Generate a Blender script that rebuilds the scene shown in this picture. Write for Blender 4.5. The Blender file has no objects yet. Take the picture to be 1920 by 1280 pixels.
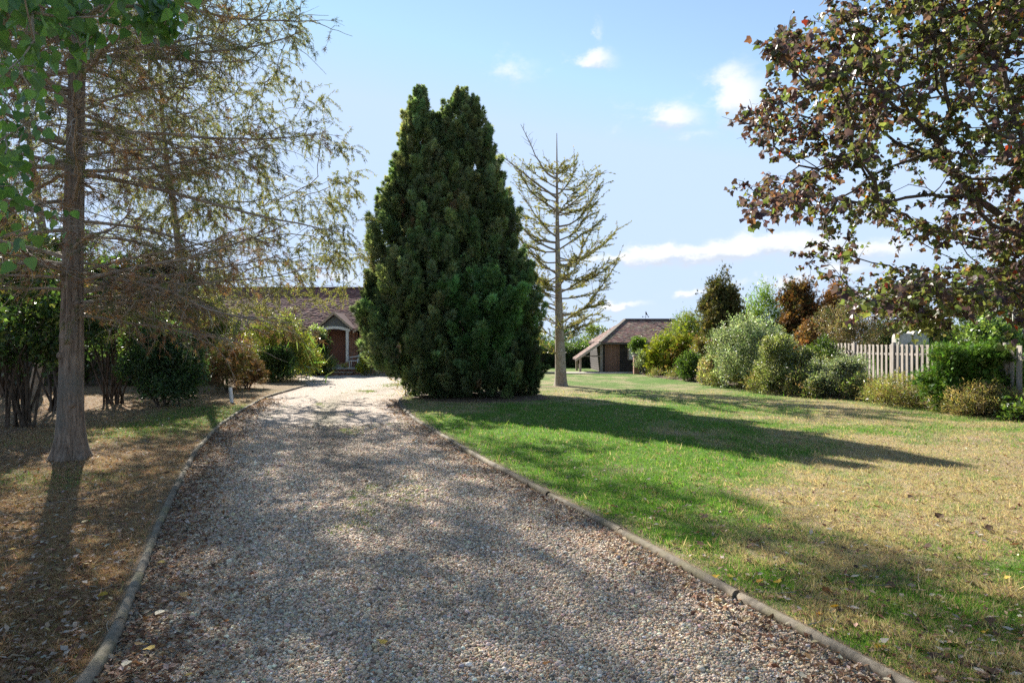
import bpy, math, random
import numpy as np
from mathutils import Vector, Matrix

SC = bpy.context.scene
COL = SC.collection
R = math.radians
random.seed(5)
RNG = np.random.default_rng(11)

# ------------------------------------------------------------------ camera
HC, F = 2.0, 1280.0                      # eye height (m); focal length in pixels of the 1920 px photograph
cam = bpy.data.cameras.new('camera'); cam.lens = 24; cam.sensor_width = 36
cam.clip_start = 0.05; cam.clip_end = 3000
camo = bpy.data.objects.new('camera', cam); COL.objects.link(camo)
camo.location = (0, 0, HC); camo.rotation_euler = (R(90), 0, 0)
SC.camera = camo

# ------------------------------------------------------------------ sun, sky, exposure
SUN_EL, SUN_AZ = R(33.5), R(-31)           # azimuth from +Y towards +X
sdir = Vector((math.cos(SUN_EL)*math.sin(SUN_AZ), math.cos(SUN_EL)*math.cos(SUN_AZ), math.sin(SUN_EL)))
sun = bpy.data.lights.new('sun', 'SUN'); sun.energy = 2.0; sun.angle = R(0.55); sun.color = (1.0, .94, .84)
suno = bpy.data.objects.new('sun', sun); COL.objects.link(suno)
suno.rotation_euler = sdir.to_track_quat('Z', 'Y').to_euler(); suno.location = (-20, 30, 40)

SC.view_settings.view_transform = 'Standard'; SC.view_settings.look = 'None'
SC.view_settings.gamma = 1.0; SC.view_settings.exposure = 2.78; SC.view_settings.use_curve_mapping = False
SC.render.engine = 'CYCLES'
SC.cycles.max_bounces = 6; SC.cycles.diffuse_bounces = 4; SC.cycles.transmission_bounces = 3; SC.cycles.glossy_bounces = 2
SC.cycles.transparent_max_bounces = 8; SC.cycles.use_denoising = False
SC.cycles.sample_clamp_indirect = 6

def nd(nt, typ, **kw):
    n = nt.nodes.new(typ)
    for k, v in kw.items(): setattr(n, k, v)
    return n
def mathn(nt, op, a, b=None, c=None, clamp=False):
    n = nt.nodes.new('ShaderNodeMath'); n.operation = op; n.use_clamp = clamp
    for i, q in enumerate((a, b, c)):
        if q is None: continue
        if isinstance(q, (int, float)): n.inputs[i].default_value = q
        else: nt.links.new(q, n.inputs[i])
    return n.outputs[0]

def make_world():
    w = bpy.data.worlds.new('World'); SC.world = w; w.use_nodes = True; w.cycles.sampling_method = 'NONE'
    nt = w.node_tree; nt.nodes.clear()
    out = nd(nt, 'ShaderNodeOutputWorld'); bg = nd(nt, 'ShaderNodeBackground')
    bg.inputs['Strength'].default_value = 0.0530
    sky = nd(nt, 'ShaderNodeTexSky'); sky.sky_type = 'NISHITA'; sky.sun_disc = False
    sky.sun_elevation = SUN_EL; sky.sun_rotation = SUN_AZ
    sky.air_density = 1.0; sky.dust_density = 0.0; sky.ozone_density = 2.2; sky.altitude = 60
    tc = nd(nt, 'ShaderNodeTexCoord'); sep = nd(nt, 'ShaderNodeSeparateXYZ')
    nt.links.new(tc.outputs['Generated'], sep.inputs[0])
    x, y, z = sep.outputs
    az = mathn(nt, 'ARCTAN2', x, y); el = mathn(nt, 'ARCSINE', z)
    # ragged edges: the cloud coordinates are pushed about by noise
    nz = nd(nt, 'ShaderNodeTexNoise'); nz.inputs['Scale'].default_value = 19; nz.inputs['Detail'].default_value = 9
    nz.inputs['Roughness'].default_value = .62
    mp = nd(nt, 'ShaderNodeMapping'); mp.inputs['Scale'].default_value = (1, 1, 1.7)
    nt.links.new(tc.outputs['Generated'], mp.inputs[0]); nt.links.new(mp.outputs[0], nz.inputs['Vector'])
    n1 = mathn(nt, 'SUBTRACT', nz.outputs[0], .5)
    sepn = nd(nt, 'ShaderNodeSeparateXYZ'); nt.links.new(nz.outputs['Color'], sepn.inputs[0])
    azw = mathn(nt, 'MULTIPLY_ADD', mathn(nt, 'SUBTRACT', sepn.outputs[0], .5), .09, az)
    elw = mathn(nt, 'MULTIPLY_ADD', mathn(nt, 'SUBTRACT', sepn.outputs[1], .5), .05, el)
    tot = und = None
    # separate fair-weather puffs: (azimuth, elevation, half width, half height, thickness), all round the sky
    px = [(955,128,62,30,.62),(1022,135,26,12,.4),(1114,62,16,28,.6),(1112,112,46,20,.85),(1248,218,74,25,.9),(1310,200,40,14,.5),
          (1382,185,58,50,.85),(1330,250,70,18,.45),(1160,488,80,15,.9),(1260,480,95,19,1.1),(1370,472,85,22,1.15),(1480,460,100,23,1.1),
          (1475,522,70,16,.9),(1560,505,80,20,.8),(1290,553,60,10,.8),(1165,574,60,10,.75),(1385,560,60,9,.5),(1620,470,100,22,.8),
          (690,420,30,9,.45),(620,520,70,12,.7)]
    cl = []
    for cx, cy, hw, hh, s in px:
        a = math.atan2(cx-960, F); e = math.atan2((640-cy), math.hypot(F, cx-960))
        cl.append((a, e, hw/F*math.cos(a), hh/F, s))
    rr = random.Random(3)
    for k in range(10):
        a = rr.uniform(.9, 5.4); cl.append((a if a < math.pi else a-2*math.pi, rr.uniform(.06, .5), rr.uniform(.03, .09), rr.uniform(.01, .03), .9))
    for a, e, hw, hh, s in cl:
        dx = mathn(nt, 'DIVIDE', mathn(nt, 'SUBTRACT', azw, a), hw)
        dy = mathn(nt, 'DIVIDE', mathn(nt, 'SUBTRACT', elw, e), hh)
        r2 = mathn(nt, 'ADD', mathn(nt, 'MULTIPLY', dx, dx), mathn(nt, 'MULTIPLY', dy, dy))
        g = mathn(nt, 'MULTIPLY', mathn(nt, 'EXPONENT', mathn(nt, 'MULTIPLY', r2, -.75)), s)
        tot = g if tot is None else mathn(nt, 'MAXIMUM', tot, g)
        d2 = mathn(nt, 'ADD', dy, .75); r3 = mathn(nt, 'ADD', mathn(nt, 'MULTIPLY', dx, dx), mathn(nt, 'MULTIPLY', d2, d2))
        u = mathn(nt, 'MULTIPLY', mathn(nt, 'EXPONENT', mathn(nt, 'MULTIPLY', r3, -.75)), s); und = u if und is None else mathn(nt, 'MAXIMUM', und, u)
    dens = mathn(nt, 'MULTIPLY_ADD', n1, 1.7, tot)
    mr = nd(nt, 'ShaderNodeMapRange'); mr.interpolation_type = 'SMOOTHSTEP'
    mr.inputs['From Min'].default_value = .18; mr.inputs['From Max'].default_value = .98
    nt.links.new(dens, mr.inputs[0])
    gate = mathn(nt, 'MULTIPLY', mr.outputs[0], mathn(nt, 'MULTIPLY', tot, 1.5, clamp=True))
    # thin veil low over the whole horizon
    veil = mathn(nt, 'MULTIPLY', mathn(nt, 'EXPONENT', mathn(nt, 'MULTIPLY', mathn(nt, 'MAXIMUM', el, 0.0), -8.0)), .75)
    veil = mathn(nt, 'MULTIPLY', veil, mathn(nt, 'MULTIPLY_ADD', n1, .8, .9))
    m1 = nd(nt, 'ShaderNodeMix'); m1.data_type = 'RGBA'
    nt.links.new(veil, m1.inputs[0]); cap = nd(nt, 'ShaderNodeMix'); cap.data_type = 'RGBA'; cap.blend_type = 'DARKEN'; cap.inputs[0].default_value = 1     # keep the glare off the low sky
    tint = nd(nt, 'ShaderNodeMix'); tint.data_type = 'RGBA'; tint.blend_type = 'MULTIPLY'; tint.inputs[0].default_value = 1
    nt.links.new(sky.outputs[0], tint.inputs['A']); tint.inputs['B'].default_value = (.68, .63, .56, 1)
    nt.links.new(tint.outputs['Result'], cap.inputs['A']); cap.inputs['B'].default_value = (1.75, 2.28, 3.15, 1); nt.links.new(cap.outputs['Result'], m1.inputs['A'])
    m1.inputs['B'].default_value = (2.05, 2.4, 2.9, 1)
    m2 = nd(nt, 'ShaderNodeMix'); m2.data_type = 'RGBA'
    nt.links.new(mathn(nt, 'MULTIPLY', gate, .92), m2.inputs[0]); nt.links.new(m1.outputs['Result'], m2.inputs['A'])
    m3 = nd(nt, 'ShaderNodeMix'); m3.data_type = 'RGBA'; m3.inputs['A'].default_value = (2.95, 3.0, 3.08, 1); m3.inputs['B'].default_value = (2.0, 2.2, 2.55, 1)   # lit tops, greyer undersides
    nt.links.new(mathn(nt, 'MULTIPLY', mathn(nt, 'SUBTRACT', und, mathn(nt, 'MULTIPLY', tot, .80)), 2.6, clamp=True), m3.inputs[0]); nt.links.new(m3.outputs['Result'], m2.inputs['B'])
    nt.links.new(m2.outputs['Result'], bg.inputs['Color']); nt.links.new(bg.outputs[0], out.inputs['Surface'])
make_world()

# ------------------------------------------------------------------ helpers
def norm(a): return a/np.maximum(np.linalg.norm(a, axis=-1, keepdims=True), 1e-9)
def gy(y): return HC*F/(y-640.0)                       # distance of a ground point seen at row y
def wx(x, d): return (x-960.0)/F*d
def wz(y, d): return HC+(640.0-y)/F*d
def V3(x, y, d): return np.array([wx(x, d), d, wz(y, d)])
TAB = RNG.random((257, 257)); TAB[256] = TAB[0]; TAB[:, 256] = TAB[:, 0]
def vn(x, y):
    x = np.mod(np.asarray(x, float), 256); y = np.mod(np.asarray(y, float), 256)
    i = x.astype(int); j = y.astype(int); u = x-i; v = y-j; u = u*u*(3-2*u); v = v*v*(3-2*v)
    return (TAB[i, j]*(1-u)+TAB[i+1, j]*u)*(1-v)+(TAB[i, j+1]*(1-u)+TAB[i+1, j+1]*u)*v
def fbm(x, y, o=4):
    s = 0; a = .5
    for k in range(o): s = s+a*vn(x*2**k+17.3*k+50, y*2**k+9.1*k+50); a *= .5
    return s/(1-.5**o)
def sstep(a, b, x): t = np.clip((x-a)/(b-a), 0, 1); return t*t*(3-2*t)

class MB:
    def __init__(s): s.v = []; s.f = []; s.c = []; s.n = 0
    def add(s, v, f, c=(1, 1, 1)):
        v = np.asarray(v, float).reshape(-1, 3); f = np.asarray(f, int)
        c = np.asarray(c, float)
        if c.ndim == 1: c = np.tile(c, (len(f), 1))
        s.v.append(v); s.f.append(f+s.n); s.c.append(c); s.n += len(v)
    def box(s, lo, hi, c=(1, 1, 1), bev=0.0):
        lo = np.array(lo, float); hi = np.array(hi, float)
        v = np.array([[(lo, hi)[i][0], (lo, hi)[j][1], (lo, hi)[k][2]] for i in (0, 1) for j in (0, 1) for k in (0, 1)])
        s.add(v, [[0, 1, 3, 2], [4, 6, 7, 5], [0, 4, 5, 1], [2, 3, 7, 6], [0, 2, 6, 4], [1, 5, 7, 3]], c)
    def beam(s, a, b, w, h, c=(1, 1, 1), up=(0, 0, 1)):
        a = np.array(a, float); b = np.array(b, float); t = norm(b-a); u = np.array(up, float)
        x = norm(np.cross(t, u)); y = np.cross(x, t)
        v = [p+x*i*w/2+y*j*h/2 for p in (a, b) for i in (-1, 1) for j in (-1, 1)]
        s.add(v, [[0, 1, 3, 2], [4, 6, 7, 5], [0, 4, 5, 1], [2, 3, 7, 6], [0, 2, 6, 4], [1, 5, 7, 3]], c)
    def prism(s, poly, a, b, axis=1, c=(1, 1, 1)):        # polygon in the two other axes, swept along axis
        n = len(poly); ax = [i for i in range(3) if i != axis]; v = np.zeros((2*n, 3))
        for i, p in enumerate(poly):
            for q, t in ((i, a), (i+n, b)): v[q, ax[0]], v[q, ax[1]] = p; v[q, axis] = t
        s.add(v, [[i, (i+1) % n, n+(i+1) % n, n+i] for i in range(n)], c)
        s.v.append(v); s.f.append(np.array([list(range(n))])+s.n); s.c.append(np.array([c], float))
        s.f.append(np.array([list(range(2*n-1, n-1, -1))])+s.n); s.c.append(np.array([c], float)); s.n += 2*n
    def mesh(s, name, mat=None, smooth=False):
        me = bpy.data.meshes.new(name); V = np.concatenate(s.v)
        sizes = np.concatenate([np.full(len(f), f.shape[1]) for f in s.f]); loops = np.concatenate([f.ravel() for f in s.f])
        me.vertices.add(len(V)); me.vertices.foreach_set('co', V.astype(np.float32).ravel())
        me.loops.add(len(loops)); me.loops.foreach_set('vertex_index', loops.astype(np.int32))
        me.polygons.add(len(sizes)); st = np.concatenate([[0], np.cumsum(sizes)[:-1]])
        me.polygons.foreach_set('loop_start', st.astype(np.int32)); me.polygons.foreach_set('loop_total', sizes.astype(np.int32))
        me.polygons.foreach_set('use_smooth', np.full(len(sizes), smooth))
        C = np.concatenate(s.c); at = me.attributes.new('Col', 'FLOAT_COLOR', 'FACE')
        at.data.foreach_set('color', np.concatenate([C, np.ones((len(C), 1))], 1).astype(np.float32).ravel())
        me.update(calc_edges=True); me.validate()
        if mat: me.materials.append(MAT[mat])
        return me
    def build(s, name, mat, parent=None, smooth=False, kind=None):
        return link(name, s.mesh(name, mat, smooth), parent, kind)
def link(name, data, parent=None, kind=None):
    o = bpy.data.objects.new(name, data); COL.objects.link(o)
    if parent is not None:
        o.parent = parent; o.matrix_parent_inverse = Matrix.Translation(parent.location).inverted() if parent.type == 'EMPTY' else Matrix()
    if kind: o['kind'] = kind
    return o
def tag(o, label, cat, group=None):
    o['label'] = label; o['category'] = cat
    if group: o['group'] = group
    return o
def thing(name, label, cat, loc, group=None):
    o = bpy.data.objects.new(name, None); COL.objects.link(o); o.location = Vector([float(q) for q in loc]); o.empty_display_size = .2
    return tag(o, label, cat, group)

def tubes(mb, P, rad, k=4, col=(1, 1, 1)):
    P = np.asarray(P, float); N, S, _ = P.shape; rad = np.broadcast_to(rad, (N, S))
    T = norm(np.gradient(P, axis=1)); m = norm(P[:, -1]-P[:, 0])
    ref = np.where(np.abs(m[:, 2:3]) < .8, np.array([[0, 0, 1.]]), np.array([[1., 0, 0]]))[:, None, :]
    U = norm(np.cross(T, np.broadcast_to(ref, T.shape))); W = np.cross(T, U)
    a = np.arange(k)*2*np.pi/k
    v = P[:, :, None]+rad[:, :, None, None]*(U[:, :, None]*np.cos(a)[None, None, :, None]+W[:, :, None]*np.sin(a)[None, None, :, None])
    b = (np.arange(N)[:, None, None]*S+np.arange(S-1)[None, :, None])*k; i = np.arange(k)[None, None]; j = (i+1) % k
    f = np.stack([b+i, b+j, b+k+j, b+k+i], -1).reshape(-1, 4)
    c = np.asarray(col, float)
    if c.ndim == 2: c = np.repeat(c, (S-1)*k, 0)
    mb.add(v.reshape(-1, 3), f, c)
def grow(st, dr, ln, S, bend=(0, 0, 0), bend2=None, wob=.05, rng=RNG):
    st = np.asarray(st, float); d = norm(np.asarray(dr, float)); N = len(st); ln = np.broadcast_to(np.asarray(ln, float), (N,))
    P = np.zeros((N, S, 3)); P[:, 0] = st; b1 = np.asarray(bend, float); b2 = b1 if bend2 is None else np.asarray(bend2, float)
    for s in range(1, S):
        t = s/(S-1); d = norm(d+(b1*(1-t)+b2*t)/(S-1)+rng.normal(0, wob, (N, 3)))
        P[:, s] = P[:, s-1]+d*(ln/(S-1))[:, None]
    return P
def along(P, idx, t):
    S = P.shape[1]; u = np.clip(t, 0, .9999)*(S-1); i = u.astype(int); w = (u-i)[:, None]
    a = P[idx, i]; b = P[idx, i+1]
    return a*(1-w)+b*w, norm(b-a)
def rdir(n, rng=RNG): return norm(rng.normal(size=(n, 3)))
def scatter(mb, tm, pos, dr, nr, sc, col):
    tv, tf = tm; pos = np.asarray(pos); N = len(pos); y = norm(dr); x = norm(np.cross(y, nr)); z = np.cross(x, y)
    sc = np.broadcast_to(np.asarray(sc, float), (N,))[:, None, None]
    v = pos[:, None]+sc*(tv[None, :, 0:1]*x[:, None]+tv[None, :, 1:2]*y[:, None]+tv[None, :, 2:3]*z[:, None])
    f = (np.arange(N)[:, None, None]*len(tv)+tf[None]).reshape(-1, tf.shape[1])
    col = np.asarray(col, float)
    if col.ndim == 1: col = np.tile(col, (N, 1))
    mb.add(v.reshape(-1, 3), f, np.repeat(col, len(tf), 0))
def palette(pal, n, rng=RNG, jit=.22):
    w = np.array([p[0] for p in pal], float); c = np.array([p[1] for p in pal], float)
    q = c[rng.choice(len(pal), n, p=w/w.sum())]
    return np.clip(q*(1+rng.normal(0, jit, (n, 1)))*(1+rng.normal(0, .06, (n, 3))), .004, .9)

# leaf outlines (x across, y along, z out)
def tm(v, f): return np.array(v, float), np.array(f, int)
OVAL = tm([(0, 0, 0), (.27, .45, .07), (0, 1, -.04), (-.27, .45, .07)], [(0, 1, 2), (0, 2, 3)])
LANCE = tm([(0, 0, 0), (.10, .4, .03), (0, 1, -.1), (-.10, .4, .03)], [(0, 1, 2), (0, 2, 3)])
BLADE = tm([(-.035, 0, 0), (.035, 0, 0), (.012, .6, .06), (0, 1, .25)], [(0, 1, 2), (0, 2, 3)])
def fan(n, spread, w, seed):
    rg = np.random.default_rng(seed); v = []; f = []
    for i in range(n):
        a = (i/(n-1)-.5)*spread; L = 1-.35*abs(i/(n-1)-.5)*2+rg.normal(0, .06); b = .28*abs(math.sin(a))
        d = np.array([math.sin(a), math.cos(a), rg.normal(0, .12)]); q = np.array([math.cos(a), -math.sin(a), 0])
        o = np.array([0, .12+b*.6, 0]) if i % 2 else np.zeros(3)
        k = len(v); v += [o-q*w/2, o+d*L*.5+q*w*.7, o+d*L, o+d*L*.5-q*w*.7]; f += [(k, k+1, k+2), (k, k+2, k+3)]
    return tm(v, f)
def sliver(n, spread, w, seed):
    rg = np.random.default_rng(seed); v = []; f = []
    for i in range(n):
        a = (i/(n-1)-.5)*spread; L = 1-.3*abs(i/(n-1)-.5)*2+rg.normal(0, .07); o = np.array([0, .22*(i % 2), 0])
        d = np.array([math.sin(a), math.cos(a), rg.normal(0, .15)]); q = np.array([math.cos(a), -math.sin(a), 0]); k = len(v)
        v += [o-q*w, o+q*w, o+d*L]; f.append((k, k+1, k+2))
    return tm(v, f)
SPRAY = sliver(5, 1.7, .11, 1); NEEDLE = sliver(5, 2.4, .05, 2); TUFT = sliver(4, 1.6, .10, 4)
def outline_leaf(pts, fold=.12):
    v = [(0, 0.35, -.02)]; m = [(-x, y) for x, y in pts[::-1] if x > 0]
    ring = pts+m
    for x, y in ring: v.append((x, y, fold*abs(x)-.10*max(0, y-.6)))
    n = len(ring); return tm(v, [(0, i+1, (i+1) % n+1) for i in range(n)])
MAPLE = outline_leaf([(0, 0), (.36, .02), (.40, .20), (.56, .40), (.40, .56), (.26, .74), (.13, .76), (0, .98)], .38)
POPLAR = outline_leaf([(0, 0), (.22, -.02), (.44, .16), (.43, .38), (.26, .66), (.10, .88), (0, 1.02)])
MAPLE_S = outline_leaf([(0, 0), (.38, .06), (.55, .42), (.26, .56), (0, 1.0)], .3)
IVY = outline_leaf([(0, 0), (.3, .05), (.42, .3), (.22, .5), (0, 1.0)])

# ------------------------------------------------------------------ materials
MAT = {}
def newmat(n):
    m = bpy.data.materials.new(n); m.use_nodes = True; MAT[n] = m; nt = m.node_tree
    return m, nt, nt.nodes['Principled BSDF'], nt.nodes['Material Output']
def leafmat(n, trans=.4, rough=.45, spec=.35, warm=(1.15, 1.2, .6), inst=False):
    if not inst: leafmat(n+'_sprig', trans, rough, spec, warm, True)      # the same leaf for sprigs that carry their own tint
    m, nt, p, out = newmat(n)
    at = nd(nt, 'ShaderNodeAttribute'); at.attribute_name = 'Col'
    p.inputs['Roughness'].default_value = rough; p.inputs['Specular IOR Level'].default_value = spec
    colour = at.outputs['Color']
    if inst:
        ti = nd(nt, 'ShaderNodeAttribute'); ti.attribute_name = 'tint'; ti.attribute_type = 'INSTANCER'; mm = nd(nt, 'ShaderNodeMix'); mm.data_type = 'RGBA'; mm.blend_type = 'MULTIPLY'; mm.inputs[0].default_value = 1
        nt.links.new(colour, mm.inputs['A']); nt.links.new(ti.outputs['Color'], mm.inputs['B']); colour = mm.outputs['Result']
    nt.links.new(colour, p.inputs['Base Color'])
    tr = nd(nt, 'ShaderNodeBsdfTranslucent'); mu = nd(nt, 'ShaderNodeMix'); mu.data_type = 'RGBA'; mu.blend_type = 'MULTIPLY'
    mu.inputs[0].default_value = 1; nt.links.new(colour, mu.inputs['A']); mu.inputs['B'].default_value = (*warm, 1)
    nt.links.new(mu.outputs['Result'], tr.inputs['Color'])
    mx = nd(nt, 'ShaderNodeMixShader'); mx.inputs[0].default_value = trans
    nt.links.new(p.outputs[0], mx.inputs[1]); nt.links.new(tr.outputs[0], mx.inputs[2]); nt.links.new(mx.outputs[0], out.inputs['Surface'])
leafmat('leaf', .45, .36, .5, (1.5, 1.6, .75)); leafmat('dry_grass', .3, .7, .15, (1.2, 1.1, .9)); leafmat('needle', .40, .6, .2, (1.4, 1.4, .8)); leafmat('grass', .45, .55, .2, (1.3, 1.35, .85))
leafmat('dry_leaf', .3, .7, .15, (1.3, 1.1, .7)); leafmat('willow_leaf', .5, .5, .3, (1.4, 1.4, .7)); leafmat('maple_leaf', .45, .38, .45, (1.35, 1.4, .95))
def pos_scaled(nt, s):
    g = nd(nt, 'ShaderNodeNewGeometry'); mp = nd(nt, 'ShaderNodeMapping'); mp.inputs['Scale'].default_value = s
    nt.links.new(g.outputs['Position'], mp.inputs[0]); return mp.outputs[0]
def noise(nt, vec, scale, detail=6, rough=.6):
    n = nd(nt, 'ShaderNodeTexNoise'); n.inputs['Scale'].default_value = scale; n.inputs['Detail'].default_value = detail
    n.inputs['Roughness'].default_value = rough; nt.links.new(vec, n.inputs['Vector']); return n.outputs[0]
def ramp(nt, fac, stops):
    r = nd(nt, 'ShaderNodeValToRGB'); e = r.color_ramp.elements
    while len(e) < len(stops): e.new(.5)
    for q, (p, c) in zip(e, stops): q.position = p; q.color = (*c, 1)
    nt.links.new(fac, r.inputs[0]); return r.outputs[0]
def bump(nt, h, p, strength=.5, dist=.02):
    b = nd(nt, 'ShaderNodeBump'); b.inputs['Strength'].default_value = strength; b.inputs['Distance'].default_value = dist
    nt.links.new(h, b.inputs['Height']); nt.links.new(b.outputs[0], p.inputs['Normal'])
def mixc(nt, fac, a, b, mode='MIX'):
    m = nd(nt, 'ShaderNodeMix'); m.data_type = 'RGBA'; m.blend_type = mode
    if isinstance(fac, (int, float)): m.inputs[0].default_value = fac
    else: nt.links.new(fac, m.inputs[0])
    for k, q in (('A', a), ('B', b)):
        if isinstance(q, tuple): m.inputs[k].default_value = (*q, 1)
        else: nt.links.new(q, m.inputs[k])
    return m.outputs['Result']
def surf(n, c1, c2, scale=(1, 1, 1), ns=6, rough=.8, bs=.4, bd=.01, usecol=False, detail=7, c3=None):
    m, nt, p, out = newmat(n); p.inputs['Roughness'].default_value = rough; p.inputs['Specular IOR Level'].default_value = .25
    v = pos_scaled(nt, scale); h = noise(nt, v, ns, detail)
    c = ramp(nt, h, [(.3, c1), (.68, c2)])
    if c3:
        h2 = noise(nt, pos_scaled(nt, (1, 1, .6)), 2.2, 5); c = mixc(nt, ramp(nt, h2, [(.5, (0, 0, 0)), (.68, (1, 1, 1))]), c, c3)
    if usecol:
        at = nd(nt, 'ShaderNodeAttribute'); at.attribute_name = 'Col'; c = mixc(nt, 1.0, c, at.outputs['Color'], 'MULTIPLY')
    nt.links.new(c, p.inputs['Base Color']); bump(nt, h, p, bs, bd)
surf('bark_furrowed', (.075, .055, .042), (.34, .27, .21), (1, 1, .12), 26, .9, 1.0, .03, c3=(.16, .15, .13))
surf('bark_grey', (.22, .18, .145), (.46, .40, .34), (1, 1, .5), 9, .9, .5, .015, c3=(.30, .22, .17))
surf('twig', (.20, .16, .12), (.38, .32, .25), (1, 1, 1), 8, .9, .2, .005)
surf('bark_dark', (.035, .028, .022), (.14, .11, .085), (1, 1, .3), 12, .9, .6, .02)
surf('bark_pale', (.34, .32, .29), (.62, .60, .56), (1, 1, 2.5), 6, .8, .3, .01)
surf('log', (.11, .098, .082), (.29, .265, .23), (1, 1, 1), 13, .85, .7, .012, c3=(.22, .21, .14), usecol=True)
surf('weathered_wood', (.235, .205, .18), (.42, .375, .335), (3, 3, .25), 14, .9, .5, .006, usecol=True)
surf('dark_board', (.028, .024, .022), (.085, .072, .064), (.35, 1, 4), 16, .85, .5, .005, usecol=True)
surf('door_wood', (.155, .072, .052), (.20, .095, .07), (5, 5, .3), 3, .6, .3, .004, usecol=True)
surf('old_door_wood', (.20, .115, .085), (.28, .165, .125), (5, 5, .3), 3, .8, .4, .004, usecol=True)
surf('oak', (.30, .23, .17), (.47, .38, .29), (4, 4, .4), 8, .8, .3, .004)
surf('white_paint', (.62, .61, .58), (.80, .79, .76), (1, 1, 1), 5, .5, .1, .002)
surf('plastic_white', (.74, .74, .73), (.80, .80, .79), (1, 1, 1), 5, .35, .05, .001)
surf('stone', (.30, .28, .25), (.52, .49, .44), (1, 1, 1), 7, .9, .5, .01, usecol=True)
surf('pale_stone', (.38, .355, .32), (.56, .53, .48), (1, 1, 1), 6, .85, .4, .008)
surf('roof_tile', (.75, .75, .75), (1.15, 1.15, 1.15), (1, 1, 1), 5, .85, .3, .004, usecol=True)
surf('lead', (.10, .105, .11), (.16, .165, .17), (1, 1, 1), 5, .6, .1, .002)
surf('black_metal', (.012, .012, .012), (.03, .03, .03), (1, 1, 1), 5, .5, .1, .002)
surf('soil', (.045, .030, .020), (.15, .105, .07), (1, 1, 1), 9, .95, .9, .02)
surf('field', (.07, .11, .03), (.24, .22, .10), (1, 1, 1), 3, .95, .5, .02)
surf('plain', (.9, .9, .9), (1.05, 1.05, 1.05), (1, 1, 1), 5, .8, .1, .002, usecol=True)
m, nt, p, out = newmat('glass'); p.inputs['Base Color'].default_value = (.05, .06, .07, 1); p.inputs['Roughness'].default_value = .06
def brickmat():
    m, nt, p, out = newmat('brick'); p.inputs['Roughness'].default_value = .9
    g = nd(nt, 'ShaderNodeNewGeometry'); s = nd(nt, 'ShaderNodeSeparateXYZ'); nt.links.new(g.outputs['Position'], s.inputs[0])
    c = nd(nt, 'ShaderNodeCombineXYZ'); nt.links.new(mathn(nt, 'ADD', s.outputs[0], s.outputs[1]), c.inputs[0]); nt.links.new(s.outputs[2], c.inputs[1])
    b = nd(nt, 'ShaderNodeTexBrick'); nt.links.new(c.outputs[0], b.inputs['Vector']); b.inputs['Scale'].default_value = 1
    b.inputs['Brick Width'].default_value = .225; b.inputs['Row Height'].default_value = .075; b.inputs['Mortar Size'].default_value = .007
    b.inputs['Color1'].default_value = (.27, .115, .075, 1); b.inputs['Color2'].default_value = (.40, .19, .12, 1); b.inputs['Mortar'].default_value = (.40, .34, .28, 1)
    nt.links.new(mixc(nt, .5, b.outputs['Color'], ramp(nt, noise(nt, g.outputs['Position'], 5), [(.3, (.5, .5, .5)), (.7, (1, 1, 1))]), 'MULTIPLY'), p.inputs['Base Color'])
    bump(nt, b.outputs['Fac'], p, .6, -.006)
brickmat()

def groundmat(n, green1, green2, straw1, straw2, soil1, soil2):
    m, nt, p, out = newmat(n); p.inputs['Roughness'].default_value = .95; p.inputs['Specular IOR Level'].default_value = .1
    at = nd(nt, 'ShaderNodeAttribute'); at.attribute_name = 'cover'
    s = nd(nt, 'ShaderNodeSeparateXYZ'); nt.links.new(at.outputs['Vector'], s.inputs[0])
    v = pos_scaled(nt, (1, 1, 1)); f1 = noise(nt, v, 60, 5, .7); f2 = noise(nt, v, 9, 6, .65)
    g = ramp(nt, f1, [(.3, green1), (.7, green2)]); d = ramp(nt, f1, [(.3, straw1), (.7, straw2)]); so = ramp(nt, f1, [(.35, soil1), (.7, soil2)])
    dd = mathn(nt, 'MULTIPLY_ADD', mathn(nt, 'SUBTRACT', f2, .5), 1.3, s.outputs[0], clamp=True)
    ss = mathn(nt, 'MULTIPLY_ADD', mathn(nt, 'SUBTRACT', f2, .5), 1.2, s.outputs[1], clamp=True)
    c = mixc(nt, dd, g, d); c = mixc(nt, ss, c, so)
    nt.links.new(c, p.inputs['Base Color']); bump(nt, mathn(nt, 'ADD', f1, f2), p, .9, .03)
groundmat('turf', (.055, .115, .020), (.11, .215, .035), (.27, .205, .12), (.43, .345, .22), (.18, .125, .085), (.36, .265, .19))
groundmat('verge_turf', (.05, .085, .022), (.10, .16, .04), (.22, .15, .095), (.38, .28, .18), (.11, .078, .055), (.25, .18, .125))
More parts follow.
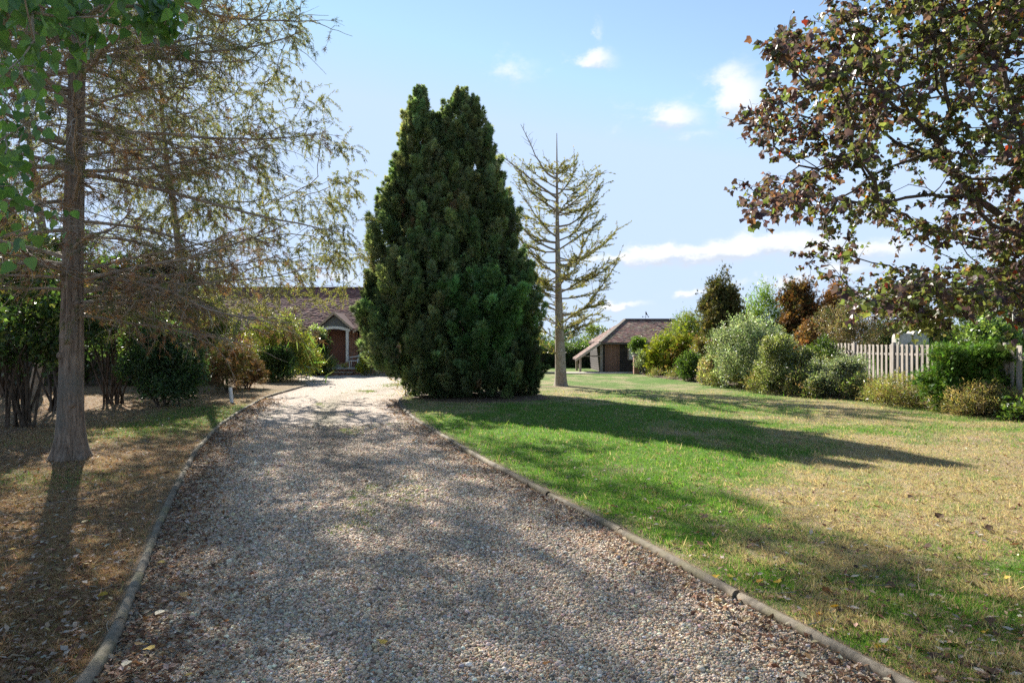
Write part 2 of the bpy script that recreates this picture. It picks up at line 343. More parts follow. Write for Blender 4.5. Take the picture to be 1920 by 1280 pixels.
def gravelmat():
    m, nt, p, out = newmat('gravel_bed'); p.inputs['Roughness'].default_value = .9; p.inputs['Specular IOR Level'].default_value = .2
    v = pos_scaled(nt, (1, 1, .2)); vo = nd(nt, 'ShaderNodeTexVoronoi'); vo.inputs['Scale'].default_value = 44; nt.links.new(v, vo.inputs['Vector'])
    sp = nd(nt, 'ShaderNodeSeparateColor'); nt.links.new(vo.outputs['Color'], sp.inputs[0])
    c = ramp(nt, sp.outputs[0], [(0, (.15, .115, .09)), (.2, (.31, .215, .15)), (.45, (.44, .35, .28)), (.6, (.38, .355, .33)), (.8, (.54, .445, .365)), (1, (.70, .62, .53))])
    at = nd(nt, 'ShaderNodeAttribute'); at.attribute_name = 'cover'
    s = nd(nt, 'ShaderNodeSeparateXYZ'); nt.links.new(at.outputs['Vector'], s.inputs[0])
    f2 = noise(nt, v, 5, 7, .7); f3 = noise(nt, v, 40, 3, .6)
    w = mathn(nt, 'MULTIPLY', mathn(nt, 'MULTIPLY_ADD', mathn(nt, 'SUBTRACT', f2, .5), 2.6, s.outputs[0], clamp=True), .8)
    c = mixc(nt, w, c, ramp(nt, f3, [(.35, (.075, .105, .03)), (.7, (.16, .20, .07))]))
    d = mathn(nt, 'MULTIPLY', mathn(nt, 'MULTIPLY_ADD', mathn(nt, 'SUBTRACT', f2, .5), 2.0, s.outputs[1], clamp=True), .7)
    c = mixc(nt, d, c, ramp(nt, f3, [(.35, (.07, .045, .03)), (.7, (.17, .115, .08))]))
    pale = mathn(nt, 'MULTIPLY', s.outputs[2], .8, clamp=True); c = mixc(nt, pale, c, mixc(nt, .4, c, (.42, .38, .33)))
    nt.links.new(c, p.inputs['Base Color']); bump(nt, mathn(nt, 'MULTIPLY', vo.outputs['Distance'], -1.0), p, 1.0, .02)
    m2, nt, p, out = newmat('pebble'); p.inputs['Roughness'].default_value = .75; p.inputs['Specular IOR Level'].default_value = .3
    at = nd(nt, 'ShaderNodeAttribute'); at.attribute_name = 'tint'; at.attribute_type = 'INSTANCER'
    nt.links.new(mixc(nt, .5, at.outputs['Color'], ramp(nt, noise(nt, pos_scaled(nt, (1, 1, 1)), 90, 3), [(.3, (.62, .62, .62)), (.7, (1.2, 1.2, 1.2))]), 'MULTIPLY'), p.inputs['Base Color'])
gravelmat()

# ------------------------------------------------------------------ ground, drive
LE = np.array([(-60, -2.0), (-8, -1.9), (0, -1.9), (4.0, -2.44), (4.785, -2.75), (5.82, -3.17), (7.42, -3.83), (9.14, -4.50), (12.19, -5.67), (16, -6.87), (19.7, -7.77),
               (24.4, -8.77), (29.1, -9.12), (31.5, -9.35), (34, -10.6), (36.5, -11.5), (40.9, -11.8)])
RE = np.array([(-60, 3.6), (-8, 3.6), (0, 3.45), (4.0, 2.25), (5.17, 1.78), (6.74, 1.26), (9.3, .29), (11.5, -.54), (14.2, -1.44), (17.07, -2.4), (20.5, -3.33), (23.3, -3.86),
               (25.1, -3.82), (26.6, -3.2), (28.4, -1.6), (30.5, -.3), (33, .25), (40.9, .4)])
def smooth_curve(E):
    t = np.linspace(0, 1, len(E)*14); s = np.concatenate([[0], np.cumsum(np.hypot(*np.diff(E, axis=0).T))]); u = np.linspace(0, s[-1], 900)
    y = np.interp(u, s, E[:, 0]); x = np.interp(u, s, E[:, 1]); k = np.hanning(21); k /= k.sum()
    return np.convolve(np.pad(y, 10, 'edge'), k, 'valid'), np.convolve(np.pad(x, 10, 'edge'), k, 'valid')
LY, LX = smooth_curve(LE); RY, RX = smooth_curve(RE)
def left(Y): return np.interp(Y, LY, LX)
def right(Y): return np.interp(Y, RY, RX)
def g2(X, Y, cx, cy, sx, sy): return np.exp(-((X-cx)/sx)**2-((Y-cy)/sy)**2)
def lawn_cover(X, Y):
    n = fbm(X*.55, Y*.4, 4)-.5; n2 = fbm(X*1.8+9, Y*1.6+4, 3)-.5
    dry = .60+1.5*n+1.5*n2
    dry -= 1.0*g2(X, Y, .2, 15, 2.8, 6.5)+.75*g2(X, Y, 1.8, 10.0, 1.9, 2.6)+.5*g2(X, Y, 4.5, 17, 4, 4)
    dry -= .40*sstep(19, 30, Y); dry += .28*sstep(9.5, 6, Y)*sstep(.3, 1.5, X-right(Y))
    dry += .45*g2(X, Y, 8.0, 11.5, 3.2, 3.4)+.35*g2(X, Y, 4.2, 9.0, 1.8, 1.4)+.25*g2(X, Y, 6.5, 8.0, 3, 1.8)-.5*g2(X, Y, 4.2, 5.4, 1.0, 1.2)
    edge = X-right(Y)
    soil = 1.0*np.exp(-(edge/.20)**2)+1.1*np.clip(n2-.12, 0, 1)*sstep(.1, .4, dry)
    soil += .7*g2(X, Y, 1.75, 10.4, .45, .35)+.75*g2(X, Y, 3.3, 8.9, .9, .35)+.6*g2(X, Y, 8.2, 10.8, 1.6, .8)+.5*g2(X, Y, 4.4, 7.3, 1.2, .35)+.5*g2(X, Y, 9.2, 13.5, 2.0, .8)+.9*g2(X, Y, 2.1, 29.6, 1.6, .9)+.85*g2(X, Y, .6, 23.2, 1.3, .5)
    return np.clip(dry, 0, 1), np.clip(soil, 0, 1)
def verge_cover(X, Y):
    n = fbm(X*.7+31, Y*.5+7, 4)-.5; n2 = fbm(X*2.2+3, Y*1.8+14, 3)-.5
    dry = .95+.6*n
    dry -= 1.15*g2(X, Y, -7.9, 15.6, 1.5, 2.7)+1.0*g2(X, Y, -8.6, 19.5, 1.4, 2.2)+.6*g2(X, Y, -7.2, 9.6, 1.5, 1.0)+.35*g2(X, Y, -10, 27, 2, 3)
    soil = .25+.9*n+.6*n2+.55*g2(X, Y, -11, 14, 3, 5)+.5*g2(X, Y, -7.5, 12, 1.4, 1.3)-.8*g2(X, Y, -7.9, 16, 1.6, 3)-.25*g2(X, Y, -4, 6, 1.5, 2)+.3*sstep(-10, -13, X)
    return np.clip(dry, 0, 1), np.clip(soil, 0, 1)
def lawn_z(X, Y): return .045+.03*(fbm(X*.5, Y*.5, 2)-.5)*np.clip(np.abs(X-right(Y)), 0, 1)
def verge_z(X, Y): return .045+.05*(fbm(X*.6+4, Y*.6, 2)-.5)*np.clip(np.abs(X-left(Y)), 0, 1)
ROWS = np.concatenate([np.linspace(-40, 2, 12), np.arange(2.4, 30, .16), np.arange(30, 60, .8), np.geomspace(61, 900, 16)])
OFF = np.concatenate([np.arange(0, 14, .16), np.geomspace(14.4, 700, 26)])
def sheet(name, X, Y, Z, mat, cover=None):
    n, m = X.shape; mb = MB(); i = np.arange(n-1)[:, None]*m+np.arange(m-1)[None]
    f = np.stack([i, i+1, i+m+1, i+m], -1).reshape(-1, 4)
    mb.add(np.stack([X, Y, Z], -1).reshape(-1, 3), f); me = mb.mesh(name, mat, True)
    if cover is not None:
        a = me.attributes.new('cover', 'FLOAT_VECTOR', 'POINT'); a.data.foreach_set('vector', np.stack([c.ravel() for c in cover], -1).astype(np.float32).ravel())
    o = link(name, me); o['kind'] = 'structure'; return o
Yg = np.repeat(ROWS[:, None], len(OFF), 1)
Xr = right(Yg)+OFF[None]; d, s = lawn_cover(Xr, Yg); sheet('lawn', Xr, Yg, lawn_z(Xr, Yg), 'turf', (d, s, d*0))
Xl = left(Yg)-OFF[None]; d, s = verge_cover(Xl, Yg); sheet('verge', Xl[:, ::-1], Yg[:, ::-1], verge_z(Xl, Yg)[:, ::-1], 'verge_turf', (d[:, ::-1], s[:, ::-1], d*0))
YD = np.concatenate([np.linspace(-40, 2, 8), np.arange(2.4, 46, .15)]); U = np.linspace(0, 1, 48)
Yd = np.repeat(YD[:, None], 48, 1); Xd = left(Yd)*(1-U)+right(Yd)*U
def drive_z(X, Y): return .004+.028*(fbm(X*1.3, Y*1.1, 3)-.5)
eu = np.minimum(U, 1-U)[None]*(right(Yd)-left(Yd))
wd = np.clip(.62*np.exp(-((U[None]-.52)/.10)**2)*sstep(10, 17, Yd)*(1-sstep(31, 33, Yd))+.15*np.exp(-((U[None]-.86)/.08)**2)-.28+.5*(fbm(Xd*.9, Yd*.6, 3)-.5), -.6, 1)
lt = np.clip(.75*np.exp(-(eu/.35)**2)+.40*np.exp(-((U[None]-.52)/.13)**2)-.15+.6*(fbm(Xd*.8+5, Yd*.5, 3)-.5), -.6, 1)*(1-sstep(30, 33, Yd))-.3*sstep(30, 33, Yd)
pl = np.clip(.6*np.exp(-((U[None]-.27)/.12)**2)+.6*np.exp(-((U[None]-.76)/.1)**2), 0, 1)*sstep(5, 11, Yd)+sstep(29, 33, Yd)
sheet('gravel_drive', Xd, Yd, drive_z(Xd, Yd), 'gravel_bed', (wd, lt, pl))

field = MB(); field.add([(-900, -60, -.06), (900, -60, -.06), (900, 1000, -.06), (-900, 1000, -.06)], [[0, 1, 2, 3]]); link('field', field.mesh('field', 'field'))['kind'] = 'structure'
yard = MB(); yard.add([(-11.9, 44.5, .02), (.6, 44.5, .02), (.6, 900, .02), (-11.9, 900, .02)], [[0, 1, 2, 3]]); link('back_lawn', yard.mesh('back_lawn', 'field'))['kind'] = 'structure'
NG = {}
def instances(name, protos, key, pos, rot, size, which, tint, parent=None, kind='stuff'):
    """many small copies of a few shapes, as one object: points that carry rotation, size, shape and tint"""
    n = len(pos); me = bpy.data.meshes.new(name); me.vertices.add(n); me.vertices.foreach_set('co', np.asarray(pos).astype(np.float32).ravel())
    def attr(nm, ty, k, a): q = me.attributes.new(nm, ty, 'POINT'); q.data.foreach_set(k, a.ravel())
    attr('rot', 'FLOAT_VECTOR', 'vector', np.asarray(rot).astype(np.float32)); attr('size', 'FLOAT', 'value', np.asarray(size).astype(np.float32)); attr('which', 'INT', 'value', np.asarray(which).astype(np.int32))
    attr('tint', 'FLOAT_COLOR', 'color', np.concatenate([tint, np.ones((n, 1))], 1).astype(np.float32))
    o = link(name, me, parent, kind)
    if key not in NG:
        ng = NG[key] = bpy.data.node_groups.new(key, 'GeometryNodeTree'); L = ng.links.new
        ng.interface.new_socket('Geometry', in_out='INPUT', socket_type='NodeSocketGeometry'); ng.interface.new_socket('Geometry', in_out='OUTPUT', socket_type='NodeSocketGeometry')
        gi = ng.nodes.new('NodeGroupInput'); go = ng.nodes.new('NodeGroupOutput'); g2i = ng.nodes.new('GeometryNodeGeometryToInstance')
        for q in reversed(protos):
            po = bpy.data.objects.new(key+'_shape', q); oi = ng.nodes.new('GeometryNodeObjectInfo'); oi.inputs['Object'].default_value = po; L(oi.outputs['Geometry'], g2i.inputs[0])
        ip = ng.nodes.new('GeometryNodeInstanceOnPoints'); L(gi.outputs[0], ip.inputs['Points']); L(g2i.outputs[0], ip.inputs['Instance']); ip.inputs['Pick Instance'].default_value = True
        def na(nm, ty): a = ng.nodes.new('GeometryNodeInputNamedAttribute'); a.data_type = ty; a.inputs['Name'].default_value = nm; return [q for q in a.outputs if q.enabled][0]
        L(na('which', 'INT'), ip.inputs['Instance Index']); L(na('rot', 'FLOAT_VECTOR'), ip.inputs['Rotation']); L(na('size', 'FLOAT'), ip.inputs['Scale']); L(ip.outputs[0], go.inputs[0])
    md = o.modifiers.new('scatter', 'NODES'); md.node_group = NG[key]; return o
def eulers(dr, nr):
    y = norm(dr); x = norm(np.cross(y, nr)); z = np.cross(x, y)
    return np.stack([np.arctan2(y[:, 2], z[:, 2]), -np.arcsin(np.clip(x[:, 2], -1, 1)), np.arctan2(x[:, 1], x[:, 0])], -1)
SPRIG = {}
def sprigs(name, leaf, mat, pos, dr, nr, sc, col, parent, rng, k=7):
    """leaves in little sprigs of k: every k-th position carries one sprig"""
    key = leaf+'_'+mat
    if key not in SPRIG:
        SPRIG[key] = []
        for v in range(4):
            rg = np.random.default_rng(90+v); mb = MB(); d = norm(rg.normal(0, .75, (k, 3))+[0, .8, 0]); p = rg.normal(0, .85, (k, 3))*[1, .9, .8]
            scatter(mb, globals()[leaf], p, d, rg.normal(0, .75, (k, 3))+[0, 0, .9], rg.uniform(.7, 1.3, k), np.clip(1+rg.normal(0, .2, (k, 1))+rg.normal(0, .06, (k, 3)), .4, 1.8)); SPRIG[key].append(mb.mesh(leaf.lower()+'_sprig', mat+'_sprig'))
    q = np.arange(0, len(pos), k); return instances(name, SPRIG[key], key, pos[q], eulers(dr[q], nr[q]), (sc[q] if np.ndim(sc) else np.full(len(q), sc)), rng.integers(0, 4, len(q)), col[q], parent)

# loose stones lying on the drive near enough to be told apart
def pebbles():
    protos = []
    for k in range(5):
        rg = np.random.default_rng(40+k); t = (1+5**.5)/2
        v = norm(np.array([(-1, t, 0), (1, t, 0), (-1, -t, 0), (1, -t, 0), (0, -1, t), (0, 1, t), (0, -1, -t), (0, 1, -t), (t, 0, -1), (t, 0, 1), (-t, 0, -1), (-t, 0, 1)], float))
        v = v*(1+rg.normal(0, .13, (12, 1)))*np.array([1, rg.uniform(.6, .95), rg.uniform(.42, .7)])
        f = [(0, 11, 5), (0, 5, 1), (0, 1, 7), (0, 7, 10), (0, 10, 11), (1, 5, 9), (5, 11, 4), (11, 10, 2), (10, 7, 6), (7, 1, 8), (3, 9, 4), (3, 4, 2), (3, 2, 6), (3, 6, 8), (3, 8, 9), (4, 9, 5), (2, 4, 11), (6, 2, 10), (8, 6, 7), (9, 8, 1)]
        mb = MB(); mb.add(v, f); protos.append(mb.mesh('pebble', 'pebble', True))
    rg = np.random.default_rng(7); n = 430000
    Y = 3.2+13.8*rg.random(n)**1.45; u = rg.random(n); X = left(Y)*(1-u)+right(Y)*u
    size = np.clip(rg.lognormal(math.log(.0080), .36, n), .005, .026)*(1+.035*(Y-4)); size[rg.random(n) < .015] *= 1.5
    keep = (np.abs(X) < Y*.78+.4)&(rg.random(n) < np.clip((17.0-Y)/6, 0, 1)); X, Y, size, u = X[keep], Y[keep], size[keep], u[keep]; n = len(X)
    pal = [(.28, (.54, .415, .305)), (.22, (.47, .385, .315)), (.10, (.37, .36, .35)), (.18, (.66, .565, .465)), (.13, (.34, .215, .135)), (.05, (.17, .135, .11)), (.04, (.76, .71, .64))]
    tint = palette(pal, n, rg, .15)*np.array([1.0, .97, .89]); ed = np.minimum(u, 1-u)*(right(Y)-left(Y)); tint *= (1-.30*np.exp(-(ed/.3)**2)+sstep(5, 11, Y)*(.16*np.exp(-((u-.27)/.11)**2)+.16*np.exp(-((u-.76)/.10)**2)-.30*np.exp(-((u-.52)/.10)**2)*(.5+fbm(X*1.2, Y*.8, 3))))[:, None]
    Z = drive_z(X, Y)+size*rg.uniform(.05, .55, n)
    rot = np.stack([rg.normal(0, .35, n), rg.normal(0, .35, n), rg.uniform(0, 6.28, n)], -1)
    o = instances('gravel', protos, 'gravel', np.stack([X, Y, Z], -1), rot, size, rg.integers(0, 5, n), tint); tag(o, 'loose grey and tan pebbles covering the drive between the log edgings', 'gravel')
pebbles()

# grass blades
def grass(name, label, kind):
    rg = np.random.default_rng(3 if kind == 'lawn' else 4); mb = MB(); n = 620000 if kind == 'lawn' else 330000
    Y = 3.4+24*rg.random(n)**(2.0 if kind == 'lawn' else 2.0)
    if kind == 'lawn':
        X = right(Y)+.07+rg.random(n)*np.maximum(.2, Y*.80-right(Y)); d, s = lawn_cover(X, Y); Z = lawn_z(X, Y)
    else:
        X = left(Y)-.07-rg.random(n)*np.maximum(.2, Y*.80+left(Y)); d, s = verge_cover(X, Y); Z = verge_z(X, Y)
    fine = fbm(X*9, Y*9, 2)-.5; d = np.clip(d+1.3*fine+rg.normal(0, .15, n), 0, 1)
    d = d if kind == 'lawn' else np.clip(d+.30, 0, 1)
    keep = (rg.random(n) < (1-.80*np.clip(s+fine, 0, 1)))&(rg.random(n) < np.clip(1.1-(Y-12)/18, .3, 1)); X, Y, Z, d, fine = X[keep], Y[keep], Z[keep], d[keep], fine[keep]; n = len(X)
    h = (.030 if kind == 'lawn' else .026)*(1+1.5*fine)*rg.uniform(.5, 1.35, n)*np.where(rg.random(n) < .03, 1.8, 1)*(1+.035*np.maximum(Y-6, 0)); 
    gr = palette([(.6, (.095, .215, .028)), (.4, (.16, .28, .045))], n, rg, .18)
    st = palette([(.5, (.47, .37, .24)), (.3, (.36, .27, .17)), (.2, (.31, .29, .14))], n, rg, .18)
    if kind != 'lawn': st *= np.array([.92, .80, .71]); gr *= np.array([1.1, 1.25, 1.0])
    c = np.where((rg.random(n) < d)[:, None], st, gr)
    az = rg.uniform(0, 6.28, n); flat = np.where(rg.random(n) < d*.7, rg.uniform(.8, 2.4, n), rg.uniform(.15, .8, n))
    dr = np.stack([np.cos(az)*flat, np.sin(az)*flat, np.ones(n)], -1); w = h*1.0
    tmb = tm([(-.07, 0, 0), (.07, 0, 0), (0, 1, .15)], [(0, 1, 2)])
    scatter(mb, tmb, np.stack([X, Y, Z-.003], -1), dr, np.stack([np.cos(az+1.5), np.sin(az+1.5), 0*az], -1)+rg.normal(0, .4, (n, 3)), h*1.25, c)
    tag(mb.build(name, 'grass' if kind == 'lawn' else 'dry_grass', None, False, 'stuff'), label, 'grass')
grass('lawn_grass', 'short green and straw coloured mown grass of the lawn', 'lawn')
grass('verge_grass', 'thin dry brown grass of the verge under the conifer', 'verge')

def weeds():
    rg = np.random.default_rng(14); n = 42000; Y = 7+25*rg.random(n); u = np.where(rg.random(n) < .8, rg.normal(.52, .10, n), rg.uniform(.05, .95, n)); X = left(Y)*(1-u)+right(Y)*u
    k = (fbm(X*1.1+40, Y*.55+3, 3)+.25*(fbm(X*5, Y*5, 2)-.5) > .655)&(u > .04)&(u < .96); X, Y = X[k], Y[k]; n = len(X); az = rg.uniform(0, 6.28, n)
    mb = MB(); scatter(mb, tm([(-.09, 0, 0), (.09, 0, 0), (0, 1, .15)], [(0, 1, 2)]), np.stack([X, Y, drive_z(X, Y)+.004], -1), np.stack([np.cos(az), np.sin(az), rg.uniform(.5, 1.6, n)], -1), rdir(n, rg), rg.uniform(.02, .05, n)*(1+.02*Y), palette([(.6, (.12, .18, .05)), (.4, (.20, .22, .08))], n, rg))
    tag(mb.build('drive_weeds', 'grass', None, False, 'stuff'), 'patches of low green weeds growing through the middle of the gravel', 'weeds')
weeds()
def bed(name, pts, z=.05):
    pts = np.array(pts, float); c = pts.mean(0); n = len(pts)
    ring = np.concatenate([np.c_[c+(pts-c)*k, np.full(n, z+.05*(1-k)+.02*(k < .99))] for k in (1, .94, .7, .35)]); ring[:n, 2] = .02
    mb = MB(); f = [[k*n+i, k*n+(i+1) % n, (k+1)*n+(i+1) % n, (k+1)*n+i] for k in range(3) for i in range(n)]
    mb.add(ring, f); mb.add(ring[3*n:], [[i, (i+1) % n, (i+2) % n] for i in range(0)] or [[0, 1, 2]])
    mb.v[-1] = ring[3*n:]; mb.f[-1] = np.array([list(range(n))])+mb.n-n; mb.c[-1] = np.ones((1, 3))
    o = mb.build(name, 'soil', None, True); o['kind'] = 'structure'
bed('soil_bed', [(-3.6, 23.7), (-2.7, 22.3), (-1.2, 21.75), (.3, 21.95), (1.4, 23.0), (1.2, 25), (.6, 26.6), (-.9, 27.3), (-2.6, 26.8), (-3.5, 25.4)])
bed('border_soil', [(7.3, 42.5), (7.9, 37), (8.9, 31.5), (10.3, 26.3), (12.0, 20.6), (12.8, 17.4), (13.2, 13), (13.9, 12), (14.1, 20), (13.8, 27.5), (11.6, 35), (10, 42.8)])

# ------------------------------------------------------------------ log edging
def edging(Ys, Xs, y0, y1, lens, side):
    s = np.concatenate([[0], np.cumsum(np.hypot(np.diff(Xs), np.diff(Ys)))])
    sa = np.interp(y0, Ys, s); sb = np.interp(y1, Ys, s) if y1 < 100 else s[-1]; k = 0; rg = np.random.default_rng(21+len(side))
    while sa < sb-.3:
        L = min(lens*rg.uniform(.8, 1.2), sb-sa); r = .043*rg.uniform(.9, 1.1)
        u = np.linspace(sa+.012, sa+L-.012, 15); x = np.interp(u, s, Xs)+rg.normal(0, .006); y = np.interp(u, s, Ys)
        z = .030+rg.normal(0, .005)+np.linspace(-1, 1, 15)*rg.normal(0, .006)
        P = np.stack([x, y, z], -1); rad = r*(1+rg.normal(0, .022, 15)); rad[0] *= .93; rad[-1] *= .93
        mid = P[7].copy(); mb = MB(); tint = np.array([1.0, .92, .80])*rg.uniform(.65, 1.0)
        tubes(mb, P[None], rad[None], 14, tint)
        for e, sgn in ((0, -1), (14, 1)):
            mb.v.append(np.array([P[e]])); q = e*14+np.arange(14); c = mb.n; mb.n += 1
            mb.f.append(np.stack([np.full(14, c), q, (e*14+(np.arange(14)+1) % 14)], -1)); mb.c.append(np.tile(tint, (14, 1)))
        o = mb.build('edging_log', 'log', None, True)
        tag(o, 'grey weathered log laid along the %s edge of the gravel drive' % side, 'log edging', 'logs edging the gravel drive beside the '+('verge' if 'verge' in side else 'lawn'))
        sa += L; k += 1
edging(LY, LX, 3.2, 31.0, 1.9, 'brown verge'); edging(RY, RX, 3.2, 25.5, 1.9, 'green lawn')

# ------------------------------------------------------------------ house
def tiles(mb, o, ux, up, W, H, tw, th, pal, seed, clip=None):
    """courses of plain tiles on a slope: o bottom-left corner, ux along the eaves, up the slope"""
    rg = np.random.default_rng(seed); o = np.array(o, float); ux = norm(np.array(ux, float)); up = norm(np.array(up, float)); nz = np.cross(ux, up)
    nr = int(H/th); nc = int(W/tw); i, j = np.meshgrid(np.arange(nr), np.arange(nc), indexing='ij'); i = i.ravel(); j = j.ravel()
    a = j*tw+(i % 2)*tw/2; b = i*th
    if clip is not None: k = clip(a+tw/2, b); a, b, i = a[k], b[k], i[k]
    n = len(a); g = .004; lift = rg.uniform(.012, .026, n)
    q = [(a+g, b, lift), (a+tw-g, b, lift), (a+tw-g, b+th*1.1, 0*a+.002), (a+g, b+th*1.1, 0*a+.002), (a+g, b, 0*a-.004), (a+tw-g, b, 0*a-.004)]
    v = np.stack([o+x[:, None]*ux+y[:, None]*up+z[:, None]*nz for x, y, z in q], 1)
    base = np.arange(n)[:, None]*6
    f = np.concatenate([base+np.array([[0, 1, 2, 3]]), base+np.array([[0, 4, 5, 1]])]); c = palette(pal, n, rg, .17)
    mb.add(v.reshape(-1, 3), f, np.concatenate([c, c*.9]))
TILE = [(.45, (.215, .105, .09)), (.3, (.26, .135, .11)), (.15, (.16, .095, .092)), (.1, (.31, .185, .145))]
def house():
    h = thing('brick_house', 'low brick house with purple-brown tiled roof behind the gravel court', 'house', (-11, 43, 0))
    m = MB(); Y0 = 43.3
    m.box((-21, Y0, 0), (-11.62, Y0+.3, 2.9)); m.box((-10.40, Y0, 0), (-3, Y0+.3, 2.9)); m.box((-11.62, Y0, 2.78), (-10.40, Y0+.3, 2.9)); m.box((-11.62, Y0, 0), (-10.40, Y0+.3, .70))
    m.prism([(Y0+.3, 0), (Y0+8, 0), (Y0+8, 2.9), (Y0+4.15, 5.5), (Y0+.3, 2.9)], -21, -20.7, 0); m.prism([(Y0+.3, 0), (Y0+8, 0), (Y0+8, 2.9), (Y0+4.15, 5.5), (Y0+.3, 2.9)], -3.3, -3.0, 0)
    m.box((-20.7, Y0+7.7, 0), (-3.3, Y0+8, 2.9)); m.build('wall', 'brick', h)
    # main roof: solid slopes with tile courses on top
    e0, r0 = np.array([Y0-.35, 2.72]), np.array([Y0+4.15, 5.70]); dv = r0-e0; H = np.hypot(*dv); up = np.array([0, dv[0]/H, dv[1]/H])
    m = MB(); m.prism([(e0[0], e0[1]-.06), (r0[0], r0[1]-.07), (2*r0[0]-e0[0], e0[1]-.06), (2*r0[0]-e0[0], e0[1]), (r0[0], r0[1]), (e0[0], e0[1])], -21.4, -2.6, 0, (.13, .08, .08))
    rf = m.build('roof', 'roof_tile', h)
    m = MB(); tiles(m, (-21.4, e0[0]-.01, e0[1]+.006), (1, 0, 0), up, 18.8, H-.05, .165, .105, TILE, 5); m.build('roof_tiles', 'roof_tile', rf, False, 'stuff')
    m = MB()
    for k in range(42): m.beam((-21.4+k*.45, r0[0], r0[1]+.03), (-21.4+k*.45+.44, r0[0], r0[1]+.03), .24, .09, (.16, .09, .085) if k % 3 else (.20, .12, .10))
    m.build('ridge_tiles', 'roof_tile', rf)
    m = MB(); m.box((-21.3, e0[0]-.06, 2.62), (-11.95, e0[0]+.04, 2.72)); m.box((-9.9, e0[0]-.06, 2.62), (-9.5, e0[0]+.04, 2.72)); m.build('gutter', 'black_metal', h)
    m = MB(); tubes(m, np.array([[(-9.72, Y0-.08, .1), (-9.72, Y0-.08, 1.5), (-9.72, Y0-.08, 2.66)]]), .04, 8); m.build('downpipe', 'black_metal', h, True)
    # wing projecting on the right, with its own gable
    wx0, wx1, wy = -9.55, -4.4, 42.75; ax = (wx0+wx1)/2
    m = MB(); m.box((wx0, wy, 0), (-9.30, Y0+.01, 2.7)); m.box((-8.2, wy, 0), (wx1, Y0-.002, 2.7)); m.box((-9.30, wy, 0), (-8.2, Y0-.003, .75)); m.build('wing_wall', 'brick', h)
    m = MB(); m.prism([(wx0, 2.7), (wx1, 2.7), (ax, 4.6)], wy+.05, Y0+3, 1); m.build('wing_gable', 'oak', h)
    m = MB()
    for sx in (-1, 1):
        xe = ax+sx*(ax-wx0+.3); m.prism([(xe, 2.56), (ax, 4.66), (ax, 4.76), (xe, 2.66)], wy-.35, Y0+3.4, 1, (.15, .085, .08))
    m.build('wing_roof', 'roof_tile', h)
    m = MB()
    for sx in (-1, 1):
        xe = ax+sx*(ax-wx0+.32); m.beam((xe, wy-.39, 2.60), (ax, wy-.39, 4.72), .05, .17, up=(0, 1, 0)) if False else m.prism([(xe, 2.50), (ax, 4.58), (ax, 4.78), (xe, 2.68)], wy-.42, wy-.36, 1)
    m.build('wing_bargeboard', 'oak', h)
    w = MB()
    for x0 in (-9.30, -9.02, -8.62, -8.28): w.box((x0, wy-.04, .75), (x0+.08, wy+.06, 2.68))
    w.box((-9.22, wy-.03, 2.60), (-8.28, wy+.05, 2.69)); w.box((-9.30, wy-.06, .69), (-8.20, wy+.05, .749)); win = w.build('window', 'white_paint', h)
    for a, b in ((-9.22, -9.02), (-8.94, -8.62), (-8.54, -8.28)): w = MB(); w.box((a, wy+.02, .76), (b, wy+.035, 2.6)); w.build('pane', 'glass', win)
    # porch
    px0, px1, pc, py = -11.72, -10.18, -10.95, 42.2
    m = MB()
    for sx in (-1, 1):
        xe = pc+sx*1.12; m.prism([(xe, 2.72), (pc, 3.70), (pc, 3.80), (xe, 2.82)], py-.22, Y0+1.4, 1, (.15, .085, .08))
    pr = m.build('porch_roof', 'roof_tile', h)
    m = MB()
    for sx in (-1, 1):
        xe = pc+sx*1.14; m.prism([(xe, 2.68), (pc, 3.67), (pc, 3.84), (xe, 2.85)], py-.28, py-.221, 1)
    m.build('bargeboard', 'oak', pr)
    m = MB(); m.prism([(px0-.1, 2.88), (px1+.1, 2.88), (pc, 3.62)], py-.05, py+.03, 1); m.build('porch_gable', 'lead', h)
    m = MB(); N = 12; poly = [(px0-.18, 2.80), (px0-.18, 2.62)]
    for k in range(N+1): t = k/N; poly.append((px0-.08+t*(px1-px0+.16), 2.62+.16*math.sin(math.pi*t)))
    poly += [(px1+.18, 2.62), (px1+.18, 2.80)]
    for k in range(N+1): t = k/N; poly.append((px1+.1-t*(px1-px0+.2), 2.80+.14*math.sin(math.pi*t)))
    m.prism(poly, py-.10, py+.06, 1); m.build('arched_beam', 'white_paint', h)
    for x in (px0, px1):
        m = MB(); m.box((x-.075, py-.075, .72), (x+.075, py+.075, 2.63)); m.build('porch_post', 'white_paint', h)
        m = MB(); m.box((x-.16, py-.16, .40), (x+.16, py+.16, .72)); m.build('post_plinth', 'brick', h)
    d = MB(); d.box((-11.62, Y0+.10, .74), (-11.52, Y0+.2, 2.78)); d.box((-10.50, Y0+.10, .74), (-10.40, Y0+.2, 2.78)); d.box((-11.52, Y0+.10, 2.70), (-10.50, Y0+.2, 2.78)); d.box((-11.62, Y0-.06, .70), (-10.40, Y0+.2, .74))
    dr = d.build('door', 'door_wood', h)
    for k in range(7): q = MB(); q.box((-11.515+k*.145, Y0+.12, .75), (-11.515+k*.145+.139, Y0+.165, 2.695), np.ones(3)*(.9+.04*((k*5) % 6))); q.build('plank', 'door_wood', dr)
    q = MB(); q.box((-10.62, Y0+.08, 1.62), (-10.57, Y0+.12, 1.80)); q.build('handle', 'black_metal', dr)
    q = MB(); q.box((-11.98, Y0-.03, 1.5), (-11.66, Y0+.01, 1.66)); q.build('name_plate', 'white_paint', h)
    t = thing('entrance_steps', 'pale stone steps and landing leading up to the house door', 'steps', (-10.8, 41.2, 0))
    m = MB(); m.box((-11.9, 40.95, 0), (-9.2, 42.9, .33)); m.build('riser', 'brick', t)
